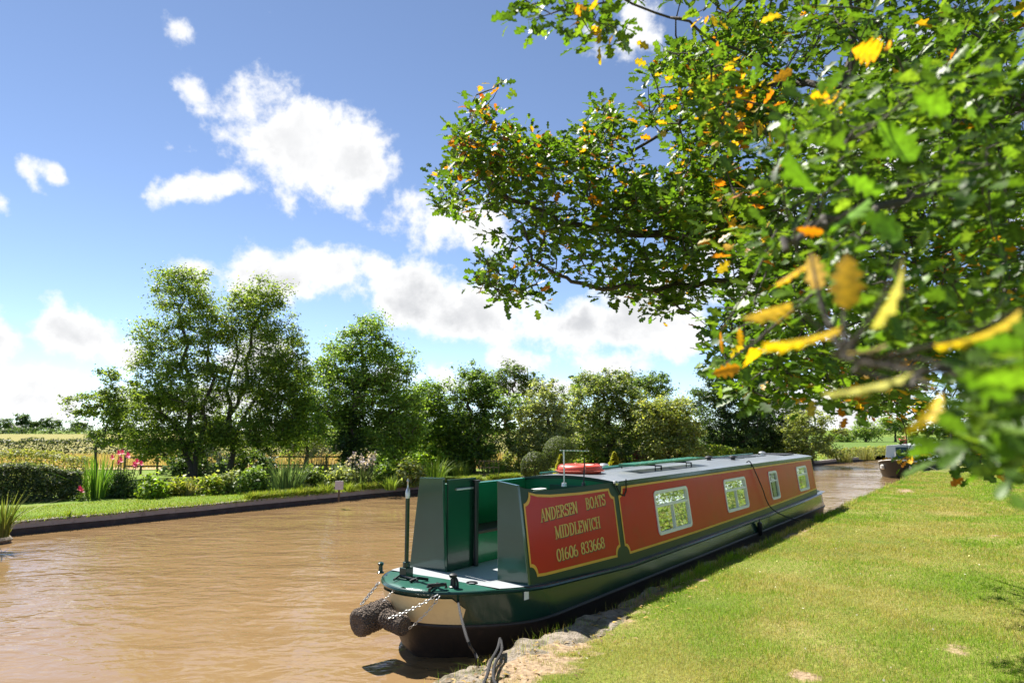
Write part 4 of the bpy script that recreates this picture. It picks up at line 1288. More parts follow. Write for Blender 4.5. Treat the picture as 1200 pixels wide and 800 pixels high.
# beyond the canal bend and along the towpath
y = 120
for px, w_, hh, lab, sd in ((985, 26, 506, 'low far tree at the left of the green meadow', 30), (1015, 30, 500, 'far tree clump over the middle of the green meadow', 31), (1050, 34, 492, 'far tree clump right of the meadow, half hidden by oak leaves', 32)):
    tree(lab, T(px, y), 3.5, [lob(px, px, hh + 8, w_ * .6, 10, y), lob(px, px - 8, hh + 4, w_ * .4, 8, y), lob(px, px + 9, hh + 5, w_ * .4, 9, y)], 3000, .35, GREEN_B + GREEN_G[:1], sd, None, .2, 1.0, per=50, group='far trees beyond the meadow')
for s, a, hh, lab, sd in ((26, -3.2, 7.5, 'hedgerow tree behind the oak, first beyond the near hedge', 33), (38, -2.5, 8.0, 'hedgerow tree behind the oak, second beyond the near hedge', 34), (54, -1.5, 8.5, 'hedgerow tree beside the far moored boat', 35), (72, -5, 9, 'hedgerow tree closing the far end of the towpath', 36)):
    p = sa(s, a, TOW - .05)
    tree(lab, p, hh, [(0, 0, hh * .55, 2.4, 2.4, 2.2), (.8, .5, hh * .8, 1.7, 1.7, 1.5), (-1, 0, hh * .4, 1.9, 1.9, 1.5), (.4, -.8, hh * .35, 1.8, 1.8, 1.3)], 9000, .17, GREEN_B + GREEN_D[:2], sd, None, .2, .55, group='hedgerow trees along the towpath')
# far left horizon
y = 380
for px, rx, py, lab, sd in ((2, 14, 495, 'distant low round tree at the far left edge', 40), (24, 9, 489, 'distant taller tree beside the white farmhouse', 41), (36, 12, 497, 'distant low tree right of the white farmhouse', 42), (58, 14, 494, 'distant broad round tree standing alone on the horizon', 43), (90, 12, 497, 'distant tree partly behind the thin young tree', 44)):
    tree(lab, T(px, y), 8, [lob(px, px, py + 2, rx * .8, 9, y), lob(px, px - rx * .3, py + 4, rx * .6, 7, y), lob(px, px + rx * .35, py + 3, rx * .55, 7, y)], 1500, 1.1, GREEN_D + GREEN_B[:1], sd, None, .5, 1.9, per=36, group='trees on the far left horizon')
y = 130
for px, rx, py, lab, sd in ((372, 18, 497, 'hedgerow tree right of the brick barn end', 45), (300, 20, 496, 'hedgerow tree left of the pale roofed barn', 46), (250, 24, 492, 'hedgerow tree seen between the alder trunks', 47), (455, 26, 488, 'hedgerow tree seen behind the broad alder', 48), (400, 18, 494, 'hedgerow tree between barn and broad alder', 49)):
    tree(lab, T(px, y), 5, [lob(px, px, py + 4, rx * .8, 11, y), lob(px, px - rx * .3, py + 8, rx * .6, 8, y), lob(px, px + rx * .35, py + 7, rx * .55, 8, y)], 2200, .45, GREEN_B + GREEN_D[:2], sd, None, .25, .9, per=36, group='hedgerow trees beyond the hay field')

# farm buildings
def house(name, label, c, ln, wd, eave, ridge, rot, wall, roof, cat='farm building', openings=()):
    r = empty(name, c, rot); k = MB()
    k.prism([(-ln / 2, -wd / 2, 0), (-ln / 2, wd / 2, 0), (-ln / 2, wd / 2, eave), (-ln / 2, 0, ridge - .1), (-ln / 2, -wd / 2, eave)], (ln, 0, 0)); wl = k.build('wall', wall, r)
    k = MB()
    for s_ in (1, -1):
        k.prism([(-ln / 2 - .2, s_ * (wd / 2 + .25), eave - .1), (-ln / 2 - .2, 0, ridge), (-ln / 2 - .2, 0, ridge + .12), (-ln / 2 - .2, s_ * (wd / 2 + .25), eave + .03)], (ln + .4, 0, 0))
    k.build('roof', roof, r)
    for (x0, x1, z0, z1) in openings:
        k = MB(); k.box(x0, x1, -wd / 2 - .06, -wd / 2 - .01, z0, z1); k.build('opening', M['black'], wl)  # black slab: shade of the inside painted on, no hole cut
    return tag(r, label, cat)


p = T(326, 95)
house('barn', 'long low barn with pale sheet roof seen between the trees', (p[0], 95, FARZ), 8.5, 6, 2.0, 3.3, rad(4), M['darkwall'], M['tinroof'], openings=((-3.5, -.5, 0, 1.7), (.3, 3.4, 0, 1.7)))
p = T(361, 92)
house('barn', 'small brick barn end standing right of the long pale roofed barn', (p[0], 92, FARZ), 2.6, 5, 2.2, 3.3, rad(4), M['brick'], M['slate'], openings=((-.2, .7, .2, 1.7),))
p = T(17, 392)
house('farmhouse', 'tiny white farmhouse on the horizon between far trees', (p[0], 392, FARZ), 9, 6, 3.4, 5.6, rad(10), M['whitewall'], M['slate'], 'house', ((-3, -2, 1, 2.2), (2, 3, 1, 2.2)))
# field boundaries
hedge('field_hedge', 'thick dark hedge between stubble and hay fields', (-75, 56.5), (13, 59), 1.4, 1.25, 26000, .2, [(.035, .055, .02), (.05, .075, .025), (.065, .09, .03)], FARZ, wob=.2)
hedge('field_hedge', 'thin far hedge line along the top of the hay field', (-260, 330), (40, 332), 3, 2.6, 9000, .9, GREEN_D, FARZ, wob=.25)
hedge('field_hedge', 'pale hedge in front of the barns', (-36, 84), (-12, 86), 1.6, 1.5, 6000, .26, GREEN_G + GREEN_B, FARZ, wob=.25)
n = 26000
p = np.stack([RNG.uniform(-46, 12, n), RNG.uniform(38.5, 55, n), np.full(n, FARZ + .02)], 1)
keep_ = p[:, 1] > 39 + .79 * np.maximum(0, p[:, 0]); p = p[keep_]
tag(blades('wheat', p, .42, .05, .3, [(.50, .37, .17), (.44, .32, .14), (.56, .44, .22), (.38, .31, .13)], M['blade'], seg=2), 'golden dry stalks covering the stubble field', 'wheat', kind='stuff')


def fence(label, p0, p1, n, hh=.9):
    p0 = np.array(p0, float); p1 = np.array(p1, float)
    r = empty('rail_fence', (p0[0], p0[1], FARZ)); dv = p1 - p0
    for i in range(n):
        c = dv * i / (n - 1); k = MB(); k.box(c[0] - .04, c[0] + .04, c[1] - .04, c[1] + .04, -.1, hh + .06); k.build('post', M['fence_wood'], r)
    for z in (.38, hh - .1):
        k = MB(); nrm = np.array([dv[1], -dv[0]]) / np.linalg.norm(dv) * .065
        k.prism([(nrm[0], nrm[1], z), (nrm[0] * 1.5, nrm[1] * 1.5, z), (nrm[0] * 1.5, nrm[1] * 1.5, z + .075), (nrm[0], nrm[1], z + .075)], (dv[0], dv[1], 0)); k.build('rail', M['fence_wood'], r)
    return tag(r, label, 'fence')


fence('weathered two rail fence behind the pink flowers', T(148, 34)[:2], T(205, 34)[:2], 4)
fence('weathered two rail fence between the alders and the ivy clad trunk', T(318, 35)[:2], T(405, 35)[:2], 5)

# ------------------------------------------------------------------ garden planting on the far bank
hedge('garden_hedge', 'dark clipped hedge with pale shoots at the left end of the lawn', g(-90, 592)[:2], g(92, 583)[:2], 1.3, .95, 24000, .085, [(.05, .08, .03), (.08, .12, .04), (.11, .15, .06), (.2, .22, .12)], FARZ, wob=.38)
hedge('garden_hedge', 'yellow green wispy growth along the back of the clipped hedge', np.array(g(-90, 574)[:2]), np.array(g(105, 569)[:2]), 1.6, 1.25, 12000, .085, [(.20, .24, .05), (.26, .28, .08), (.16, .2, .04), (.30, .27, .12)], FARZ, wob=.3)
clump('iris', 'tall bright green sword leaved iris clump on the lawn', 'plant', g(113, 583), .75, 1.3, 150, .055, .28, [(.09, .2, .025), (.12, .25, .03), (.16, .28, .04)])
clump('iris', 'grey green spiky sword leaved clump under the alders', 'plant', g(333, 577), 1.0, 1.25, 160, .055, .35, [(.07, .12, .05), (.10, .15, .06), (.06, .1, .035)])
rb = bush('rose_bush', 'dark leafy rose bush topped with deep pink blooms', 'rose bush', g(143, 582), .5, .45, .95, 3600, .075, GREEN_D + GREEN_B[:1])


def bloom(root, offs, r=.075):
    for o in offs:
        k = MB()
        for i, a in enumerate(np.linspace(0, 2 * math.pi * 2, 12, endpoint=False)):
            q = r * (1 - .035 * i); z = .012 * i
            c_, s_ = math.cos(a), math.sin(a); c2_, s2_ = math.cos(a + .6), math.sin(a + .6); c3_, s3_ = math.cos(a - .6), math.sin(a - .6)
            k.face([(o[0], o[1], o[2] + z * .4), (o[0] + c3_ * q * .8, o[1] + s3_ * q * .8, o[2] + z), (o[0] + c_ * q, o[1] + s_ * q, o[2] + z * 1.3 + .02), (o[0] + c2_ * q * .8, o[1] + s2_ * q * .8, o[2] + z)])
        k.tube([(o[0] * .6, o[1] * .6, .3), (o[0], o[1], o[2])], .008, 4, mi=1, cap=False)
        k.build('bloom', [M['pink'], M['stem']], root, fix=False)


bl = []
for px, py in ((131, 538), (134, 533), (137, 540), (141, 532), (144, 537), (147, 541), (149, 535), (139, 544), (152, 544), (158, 546), (161, 543), (165, 545), (162, 548)):
    q = at_y(px, py, g(143, 582)[1]); bl.append(tuple(q - np.array(g(143, 582)) + [0, RNG.normal(0, .15), 0]))
bloom(rb, bl, .085)
r2 = bush('rose_bush', 'small low plant with one pink bloom at the hedge end', 'rose bush', g(95, 586), .18, .18, .28, 400, .06, GREEN_B)
bloom(r2, [(0, -.1, .30), (.07, -.12, .25)], .085)
k = 0
GB = 'low garden shrubs along the far lawn'
for px, py, wpx_, hpx, cols, lab in (
        (176, 583, 17, 25, GREEN_L, 'low bright green rounded shrub right of the rose bush'),
        (208, 580, 16, 20, GREEN_Y, 'low yellowish shrub in the border under the left alder'),
        (238, 579, 20, 22, GREEN_L[:2] + GREEN_Y, 'low fresh green shrub in the border between the alder trunks'),
        (265, 577, 18, 24, GREEN_G, 'grey green low shrub under the right alder'),
        (296, 577, 20, 30, GREEN_B, 'mid green low shrub left of the spiky clump'),
        (365, 574, 20, 28, GREEN_A, 'olive green shrub right of the spiky clump'),
        (400, 572, 18, 26, GREEN_G, 'grey leaved shrub just behind the small sign'),
        (455, 570, 16, 30, GREEN_B + GREEN_L, 'green leafy shrub right of the lilac flowers'),
        (478, 570, 18, 30, GREEN_G + GREEN_Y, 'pale green shrub at the water end of the border'),
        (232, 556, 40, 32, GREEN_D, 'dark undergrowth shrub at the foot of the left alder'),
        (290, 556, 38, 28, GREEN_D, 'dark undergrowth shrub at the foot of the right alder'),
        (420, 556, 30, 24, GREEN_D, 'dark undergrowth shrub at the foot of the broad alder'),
        (500, 556, 30, 38, GREEN_L, 'large bright green shrub behind the boat cockpit'),
        (455, 552, 30, 34, GREEN_D + GREEN_B, 'dark rounded shrub under the right side of the broad alder'),
        (530, 554, 24, 34, GREEN_B + GREEN_L[:1], 'mid green shrub right of the large bright one'),
        (600, 552, 22, 26, GREEN_G, 'pale shrub left of the clipped balls'),
        (690, 548, 26, 16, GREEN_L[:2] + GREEN_Y, 'low bright shrub between the yellow conifers'),
        (745, 546, 22, 14, GREEN_B, 'low green shrub left of the red bench')):
    c = g(px, py); yy = c[1]
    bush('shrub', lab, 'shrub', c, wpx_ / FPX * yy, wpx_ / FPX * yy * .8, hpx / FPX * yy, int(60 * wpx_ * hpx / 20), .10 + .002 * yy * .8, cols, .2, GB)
for px, py, w_, hh, cols, lab, fl in (
        (190, 581, 14, .5, [(.2, .24, .07), (.28, .28, .1)], 'feathery pale grass between the low shrubs under the left alder', None),
        (222, 580, 16, .55, [(.24, .24, .09), (.3, .28, .12)], 'straw coloured grass clump left of the fresh green shrub', None),
        (382, 577, 12, .42, [(.18, .25, .03), (.25, .3, .05)], 'bright yellow green sedge left of the small sign', None),
        (408, 575, 14, .40, [(.18, .25, .03), (.24, .3, .05)], 'bright yellow green sedge right of the small sign', None),
        (352, 578, 10, .35, [(.18, .25, .03), (.24, .3, .05)], 'short yellow green sedge in front of the olive shrub', None),
        (458, 573, 12, .5, [(.16, .25, .03), (.22, .3, .05)], 'yellow green sedge at the bank right of the lilac flowers', None),
        (425, 571, 22, .85, [(.10, .15, .05), (.14, .18, .07)], 'grey leaved plant with pale lilac flower spikes', ([(.42, .36, .5), (.5, .42, .5), (.38, .36, .36)], 34, 1.15, .09)),
        (372, 566, 24, 1.0, [(.12, .15, .05), (.18, .19, .08)], 'tall border plant with buff seed heads', ([(.42, .34, .22), (.5, .42, .3)], 26, 1.35, .08)),
        (255, 568, 22, .8, [(.12, .15, .05), (.16, .18, .07)], 'border plant with creamy plumes between the alders', ([(.5, .42, .32), (.55, .5, .4)], 14, 1.2, .09)),
        (508, 560, 26, .95, [(.15, .24, .03), (.22, .3, .05), (.12, .2, .03)], 'large arching yellow green grass behind the cockpit', None),
        (578, 556, 22, .9, [(.16, .25, .04), (.22, .3, .06), (.12, .2, .03)], 'arching bright grass left of the clipped balls', None),
        (540, 557, 20, .7, [(.2, .26, .04), (.26, .3, .06)], 'yellowish grass tuft between the two arching grasses', None),
        (2, 628, 12, .85, [(.16, .2, .04), (.22, .24, .06), (.1, .15, .03)], 'tuft of bank reeds at the left edge of the picture', None),
        (990, 541, 14, .8, [(.28, .27, .1), (.2, .22, .06)], 'dry reeds on the far bank before the meadow', None),
        (1016, 538, 14, .8, [(.28, .27, .1), (.2, .22, .06)], 'dry reeds on the far bank nearest the second boat', None)):
    c = g(px, py); yy = c[1]
    clump('ornamental_grass' if fl is None else 'flowering_plant', lab, 'plant', c, w_ / FPX * yy, hh, 110, .03 + .0006 * yy, .55, cols, 'grasses and perennials on the far bank', flowers=fl)


def topiary(label, px, py, rpx, yy):
    c = np.array(at_y(px, py, yy)); r = rpx / FPX * yy; base = (c[0], yy, FARZ)
    root = empty('topiary_ball', base); n = 6500
    p = ball(n, (r, r, r), .86) + [0, 0, c[2] - FARZ]
    out = (p - [0, 0, c[2] - FARZ]) / r * 2.2
    leaves('foliage', p, .06, [(.07, .10, .025), (.09, .125, .03), (.055, .085, .02)], M['leaf'], root, up=.1, out=out)
    k = MB(); k.tube([(0, 0, -.05), (0, 0, c[2] - FARZ)], [.06, .04], 8); k.build('stem', M['bark'], root)
    tag(root, label, 'topiary', 'clipped topiary balls')


topiary('clipped round topiary ball nearest the boat aerial', 627, 546, 17, 29)
topiary('larger clipped topiary ball half hidden behind the front one', 655, 530, 19, 33)


def conifer(label, px, yy, top, base_py):
    c = T(px, yy); hgt = zpx(top, yy); root = empty('conifer', c)
    n = 2600; t_ = RNG.random(n) ** .7; a = RNG.uniform(0, 6.28, n); r = .38 * (1 - t_) ** .8 * RNG.uniform(.5, 1.05, n) * (yy / 32)
    p = np.stack([r * np.cos(a), r * np.sin(a), .1 + t_ * (hgt - .1)], 1)
    leaves('foliage', p, .12, [(.34, .34, .03), (.42, .40, .05), (.25, .28, .03)], M['leaf'], root, up=1.5)
    k = MB(); k.tube([(0, 0, -.05), (0, 0, hgt * .9)], [.05, .01], 6); k.build('trunk', M['bark'], root)
    tag(root, label, 'conifer', 'yellow dwarf conifers')


conifer('golden dwarf conifer behind the lifebuoy', 657, 31, 532, 560)
conifer('golden dwarf conifer behind the start of the gangplank', 719.5, 33, 529, 555)
hedge('garden_hedge', 'bright yellow green leafy hedge behind the far half of the boat', T(806, 42)[:2], T(884, 46)[:2], 1.2, 1.05, 9000, .14, GREEN_L + GREEN_Y, FARZ, wob=.2)
hedge('garden_hedge', 'low mixed hedge by the water before the canal bend', T(880, 47)[:2], T(945, 50)[:2], 1.4, .8, 6000, .15, GREEN_A + GREEN_Y[:1], FARZ, wob=.3)
hedge('bank_reeds', 'low bank growth along the water below the meadow', sa(55, 11.6)[:2], sa(78, 8.0)[:2], 1.0, .6, 5000, .16, [(.22, .23, .07), (.14, .18, .04), (.3, .28, .1)], FARZ, wob=.3)
c = T(758, 40)
rt = empty('garden_bench', c, rad(10)); k = MB(); k.box(-.8, .8, -.25, .25, .42, .47); k.build('seat', M['terracotta'], rt)
k = MB(); k.box(-.8, .8, .22, .26, .5, 1.0); k.build('backrest', M['terracotta'], rt)
for x in (-.7, .7):
    for yv in (-.2, .2): k = MB(); k.box(x - .03, x + .03, yv - .03, yv + .03, -.03, .42); k.build('leg', M['terracotta'], rt)
tag(rt, 'reddish wooden garden bench in shade beyond the gangplank', 'bench')
c = T(573, 31)
rt = empty('trellis', c); k = MB()
for i in range(5): k.box(-.45 + i * .22, -.42 + i * .22, -.015, .015, -.03, .85)
for z in (.2, .5, .78): k.box(-.45, .46, -.018, .018 - .036 * 0, z, z + .03)
k.build('lattice', M['fence_wood'], rt); tag(rt, 'small pale garden trellis beside the arching grass', 'trellis')
c = g(397, 584)
rt = empty('small_sign', (c[0], c[1], FARZ), rad(12)); k = MB(); k.box(-.03, .03, -.02, .02, -.1, .35); k.build('post', M['fence_wood'], rt)
k = MB(); k.box(-.13, .13, -.045, -.022, .28, .56); k.build('board', M['sign'], rt, bevel=.005); tag(rt, 'small weathered board on a short post at the lawn edge', 'sign')
c = g(0, 631, .1); k = MB()
bm_ = ball(1)
k.lathe([(.02, -.1), (.25, -.05), (.32, .08), (.22, .2), (.02, .24)], (0, 0, 0), 11); o = k.build('stone', M['stone'], smooth=True); o.location = (c[0] - .1, c[1], .0); tag(o, 'grey stone at the waterline below the left reeds', 'stone')

# ------------------------------------------------------------------ hedge on the right of the towpath
hedge('towpath_hedge', 'leafy green hedge bordering the right side of the towpath', sa(17.5, -1.6)[:2], sa(60, -.9)[:2], 2.0, 1.9, 30000, .12, GREEN_B + GREEN_A + [(.16, .15, .05)], TOW - .06, wob=.35)
hedge('towpath_hedge', 'lower bramble hedge at the near right edge of the grass', sa(8.5, -2.1)[:2], sa(18, -1.2)[:2], 1.4, 1.25, 15000, .09, GREEN_B + GREEN_Y[:2] + [(.2, .17, .07)], TOW - .06, wob=.4)

# ------------------------------------------------------------------ grass
def turf(n_at, s0, s1, name, label):
    """blades on the towpath, densest close by"""
    P = []; W_ = []; H_ = []
    for s in np.arange(s0, s1, .5):
        dist = max(4.5, math.hypot(s, 2))
        wid = 4.9
        n = int(.5 * wid * n_at * min(1, (6.0 / dist) ** 1.5))
        S_ = RNG.uniform(s, s + .5, n); O_ = RNG.uniform(-.02, wid, n)
        A_ = a_near(S_) - O_
        x = D[0] * S_ + L[0] * A_; y_ = D[1] * S_ + L[1] * A_
        soil = soil_at(x, y_) + .5 * (vnoise(x, y_, 9, 8) - .5)
        ok = RNG.random(n) > np.clip((soil - .3) * 1.9, 0, .95)
        ok &= (y_ > 3.6) & (x > -1.6)
        edge = O_ < .16
        x, y_, edge = x[ok], y_[ok], edge[ok]
        P.append(np.stack([x, y_, tow_h(x, y_) - .01], 1)); W_.append(np.full(len(x), .0035 * max(1, (dist / 6) ** .85)))
        H_.append(np.where(edge, .08 + .08 * (vnoise(x, y_, 5, 3) - .3), .04) * (.65 + .75 * vnoise(x, y_, 1.6, 6)) * (1 + .02 * dist))
    P = np.vstack(P); W_ = np.concatenate(W_); H_ = np.concatenate(H_)
    dry = vnoise(P[:, 0], P[:, 1], .9, 12) * .55 + vnoise(P[:, 0], P[:, 1], 3.2, 13) * .3 + vnoise(P[:, 0], P[:, 1], 11, 14) * .15
    dry = np.clip((dry - .38) * 3.4, 0, 1) * .85 + .6 * np.clip(soil_at(P[:, 0], P[:, 1]) - .05, 0, .8)
    mid = np.abs((P @ np.array([*L, 0])) - 1.9)
    dry = np.clip(dry + .34 * np.exp(-(mid / .8) ** 2), 0, 1)
    ga = np.array([(.19, .34, .024), (.23, .38, .028), (.28, .41, .034), (.15, .27, .02)])[RNG.integers(0, 4, len(P))]
    gb = np.array([(.38, .34, .09), (.46, .39, .14), (.32, .33, .06), (.52, .43, .2)])[RNG.integers(0, 4, len(P))]
    pick = (RNG.random(len(P)) < dry)[:, None]
    c = np.where(pick, gb, ga) * RNG.uniform(.6, 1.35, (len(P), 1))
    o = blades(name, P, H_, W_, .7, c, M['blade'], seg=2)
    tag(o, label, 'grass', kind='stuff')


turf(8500, 3.6, 40, 'towpath_grass', 'short mown grass with yellow dry blades on the towpath')
n = 30000
S_ = RNG.uniform(2, 24, n); O_ = RNG.uniform(.02, 3.4, n); A_ = a_far(S_) + O_
p = np.stack([D[0] * S_ + L[0] * A_, D[1] * S_ + L[1] * A_, np.full(n, FARZ - .01)], 1)
hh = np.where(O_ < .25, .13, .055)
tag(blades('lawn_grass', p, hh, .022, .6, [(.17, .28, .02), (.21, .32, .025), (.25, .35, .03), (.32, .34, .07)], M['blade'], seg=2), 'bright mown lawn grass along the far bank', 'grass', kind='stuff')
n = 26000
S_ = RNG.uniform(2, 26, n); n0 = vnoise(S_, S_ * 0, 1.3, 41); S_ = S_[n0 + .02 * (S_ - 12) > .5]; A_ = a_far(S_) + RNG.uniform(.02, .3, len(S_))
p = np.stack([D[0] * S_ + L[0] * A_, D[1] * S_ + L[1] * A_, np.full(len(S_), FARZ - .02)], 1)
tag(blades('bank_weeds', p, .27, .03, .8, [(.2, .3, .03), (.27, .34, .04), (.33, .34, .08)], M['blade'], seg=3), 'long weeds hanging over the far bank edge', 'weeds', kind='stuff')
n = 9000
S_ = RNG.uniform(-4, 26, n); A_ = a_far(S_) + RNG.uniform(-.10, .12, n)
p = np.stack([D[0] * S_ + L[0] * A_, D[1] * S_ + L[1] * A_, np.full(n, FARZ - .03)], 1)
tag(blades('edge_grass', p, .13, .02, 1.0, [(.2, .3, .03), (.26, .34, .04), (.16, .24, .025), (.36, .34, .1)], M['blade'], seg=2), 'ragged grass fringe creeping over the far bank edging', 'grass', kind='stuff')
# clover flowers and fallen leaves in the turf
n = 140
S_ = 4 + 12 * RNG.random(n) ** 1.3; A_ = a_near(S_) - RNG.uniform(.3, 4.2, n)
p = np.stack([D[0] * S_ + L[0] * A_, D[1] * S_ + L[1] * A_, np.full(n, 0.)], 1); p[:, 2] = tow_h(p[:, 0], p[:, 1]) + .045
tag(leaves('clover_flowers', p, .022, [(.7, .68, .6), (.6, .55, .5)], M['leaf'], up=.8, wid=.9), 'tiny white clover heads dotted in the towpath grass', 'clover', kind='stuff')
n = 260
S_ = RNG.uniform(3.5, 9.5, n); A_ = a_near(S_) - np.abs(RNG.normal(.25, .25, n)); p = np.stack([D[0] * S_ + L[0] * A_, D[1] * S_ + L[1] * A_, np.full(n, 0.)], 1); p[:, 2] = tow_h(p[:, 0], p[:, 1]) + .02
tag(leaves('dry_litter', p, .06, [(.36, .26, .15), (.45, .34, .2), (.25, .17, .1)], M['leaf'], up=3, wid=.35), 'dry straw and dead leaves littering the stone edge', 'litter', kind='stuff')

# ------------------------------------------------------------------ the oak leaning over the towpath
RNG = np.random.default_rng(77)
PROF = {2: [(0, .02), (.12, .10), (.22, .24), (.30, .15), (.42, .36), (.52, .20), (.64, .40), (.75, .20), (.86, .27), (.95, .12), (1.0, .0)],
        1: [(0, .02), (.2, .26), (.33, .14), (.52, .40), (.66, .2), (.84, .28), (1.0, .0)],
        0: [(0, .02), (.3, .24), (.6, .36), (1.0, .0)]}


LOD_PARTS = []


def oak_leaves(name, pos, axis, nrm, size, tint, lod, parent, slim=1.0):
    n = len(pos); pr = np.array(PROF[lod]); k = len(pr)
    ax = axis / (np.linalg.norm(axis, axis=1, keepdims=True) + 1e-9)
    side = np.cross(nrm, ax); side /= np.linalg.norm(side, axis=1, keepdims=True) + 1e-9
    nn = np.cross(ax, side)
    curl = RNG.uniform(-.25, .35, (n, 1)); fold = RNG.uniform(.05, .4, (n, 1))
    asy = RNG.uniform(.8, 1.2, (n, 2))
    v = np.empty((n, k, 3, 3)); sz = size[:, None]
    for i, (t, w_) in enumerate(pr):
        w_ = w_ * slim
        mid = pos + ax * t * sz - nn * (curl * t * t * sz)
        v[:, i, 1] = mid
        v[:, i, 0] = mid + side * (w_ * .9 * sz * asy[:, :1]) + nn * fold * w_ * sz
        v[:, i, 2] = mid - side * (w_ * .9 * sz * asy[:, 1:]) + nn * fold * w_ * sz
    base = (np.arange(n) * k * 3)[:, None]
    fs = []
    for i in range(k - 1):
        a = i * 3
        fs.append(base + [a, a + 1, a + 4, a + 3]); fs.append(base + [a + 1, a + 2, a + 5, a + 4])
    f = np.stack(fs, 1).reshape(-1, 4)
    if name == 'crown':
        LOD_PARTS.append((v.reshape(-1, 3), f, (np.repeat(tint, k * 3, 0).reshape(n, k, 3, 3) * np.array([.92, 1.35, .92])[None, None, :, None]).reshape(-1, 3))); return
    return link(name, np_mesh(name, v.reshape(-1, 3), f, (np.repeat(tint, k * 3, 0).reshape(n, k, 3, 3) * np.array([.92, 1.35, .92])[None, None, :, None]).reshape(-1, 3)), M['oakleaf'], parent)


def inpoly(px, py, poly):
    P = np.array(poly, float); r = np.zeros(len(px), bool); j = len(P) - 1
    for i in range(len(P)):
        c = ((P[i, 1] > py) != (P[j, 1] > py)) & (px < (P[j, 0] - P[i, 0]) * (py - P[i, 1]) / (P[j, 1] - P[i, 1] + 1e-9) + P[i, 0])
        r ^= c; j = i
    return r


def region(poly, n, y0, y1, noise=.0, seed=0, ns=.018):
    """twig ends inside the volume whose outline is the polygon, between two distances"""
    P = np.array(poly, float); out = []
    while sum(len(o) for o in out) < n:
        px = RNG.uniform(P[:, 0].min(), P[:, 0].max(), 4000); py = RNG.uniform(P[:, 1].min(), P[:, 1].max(), 4000)
        ok = inpoly(px, py, poly)
        if noise: ok &= vnoise(px, py, ns, seed) > noise * (.5 + RNG.random(4000))
        px, py = px[ok], py[ok]
        yy = (RNG.uniform(y0 ** 2, y1 ** 2, len(px))) ** .5
        out.append(np.stack([(px - 600) / FPX * yy * 1.0, yy, CAMZ + (503 - py) / FPX * yy], 1))
    return np.vstack(out)[:n]


oak_base = (5.3, 4.6, TOW - .05)
oak = empty('oak_tree', oak_base); ob = np.array(oak_base)
tag(oak, 'large oak with orange tipped young leaves leaning over the towpath from the right', 'oak tree')


def PX(px, py, y): return np.array([(px - 600) / FPX * y, y, CAMZ + (503 - py) / FPX * y])


trunk = [ob - [0, 0, .2], ob + [.05, .1, .9], ob + [-.1, .15, 2.0], ob + [-.25, .25, 3.3], ob + [-.35, .5, 4.8], ob + [-.3, .9, 6.5], ob + [-.4, 1.2, 8.4]]
limbs = [
    [trunk[3], PX(1120, 255, 5.4), PX(1000, 262, 5.6), PX(900, 275, 5.8), PX(803, 273, 6.0), PX(736, 268, 6.0), PX(670, 256, 6.0), PX(608, 228, 6.0), PX(565, 195, 6.0), PX(532, 147, 6.1)],
    [PX(1000, 262, 5.6), PX(930, 310, 5.7), PX(840, 328, 5.8), PX(736, 337, 5.8), PX(674, 328, 5.8), PX(632, 304, 5.8), PX(612, 256, 5.7)],
    [trunk[4], PX(1035, 120, 5.2), PX(1030, 20, 5.4), PX(1020, -90, 5.6)],
    [trunk[4], PX(1040, 90, 5.0), PX(960, 75, 5.3), PX(880, 90, 5.6), PX(800, 130, 5.8), PX(720, 190, 5.9)],
    [trunk[3], PX(1280, 200, 4.0), PX(1180, 180, 3.0), PX(1070, 235, 2.3), PX(990, 250, 1.8), PX(930, 290, 1.5)],
    [trunk[2], PX(1380, 480, 3.2), PX(1260, 470, 2.0), PX(1150, 440, 1.35), PX(1060, 440, 1.1), PX(980, 415, 1.0)],
    [trunk[3], PX(1200, 350, 6.2), PX(1110, 390, 6.8), PX(1030, 430, 7.2), PX(960, 440, 7.4)],
    [trunk[4], ob + [-.4, 3.0, 5.6], ob + [-.6, 6.0, 6.0], ob + [-.5, 8.0, 6.2]],
    [trunk[3], ob + [-.2, 3.0, 3.6], ob + [-.2, 5.5, 3.4], ob + [.1, 7.4, 3.0]],
    [trunk[4], ob + [-1.0, -1.6, 5.0], ob + [-2.2, -2.6, 5.1], ob + [-3.2, -3.4, 5.2]],
    [trunk[5], ob + [-1.6, -.3, 6.8], ob + [-3.0, -.4, 6.6], ob + [-4.2, -.2, 6.2]],
    [PX(960, 75, 5.3), PX(860, 20, 4.6), PX(760, -30, 4.0), PX(660, -20, 3.6)],
]
tb = MB()


def smooth_pts(P, sub=5):
    P = np.array(P, float); out = []
    for i in range(len(P) - 1):
        p0, p1, p2, p3 = P[max(i - 1, 0)], P[i], P[i + 1], P[min(i + 2, len(P) - 1)]
        for t in np.linspace(0, 1, sub, endpoint=False):
            out.append(.5 * ((2 * p1) + (-p0 + p2) * t + (2 * p0 - 5 * p1 + 4 * p2 - p3) * t ** 2 + (-p0 + 3 * p1 - 3 * p2 + p3) * t ** 3))
    out.append(P[-1]); return np.array(out)


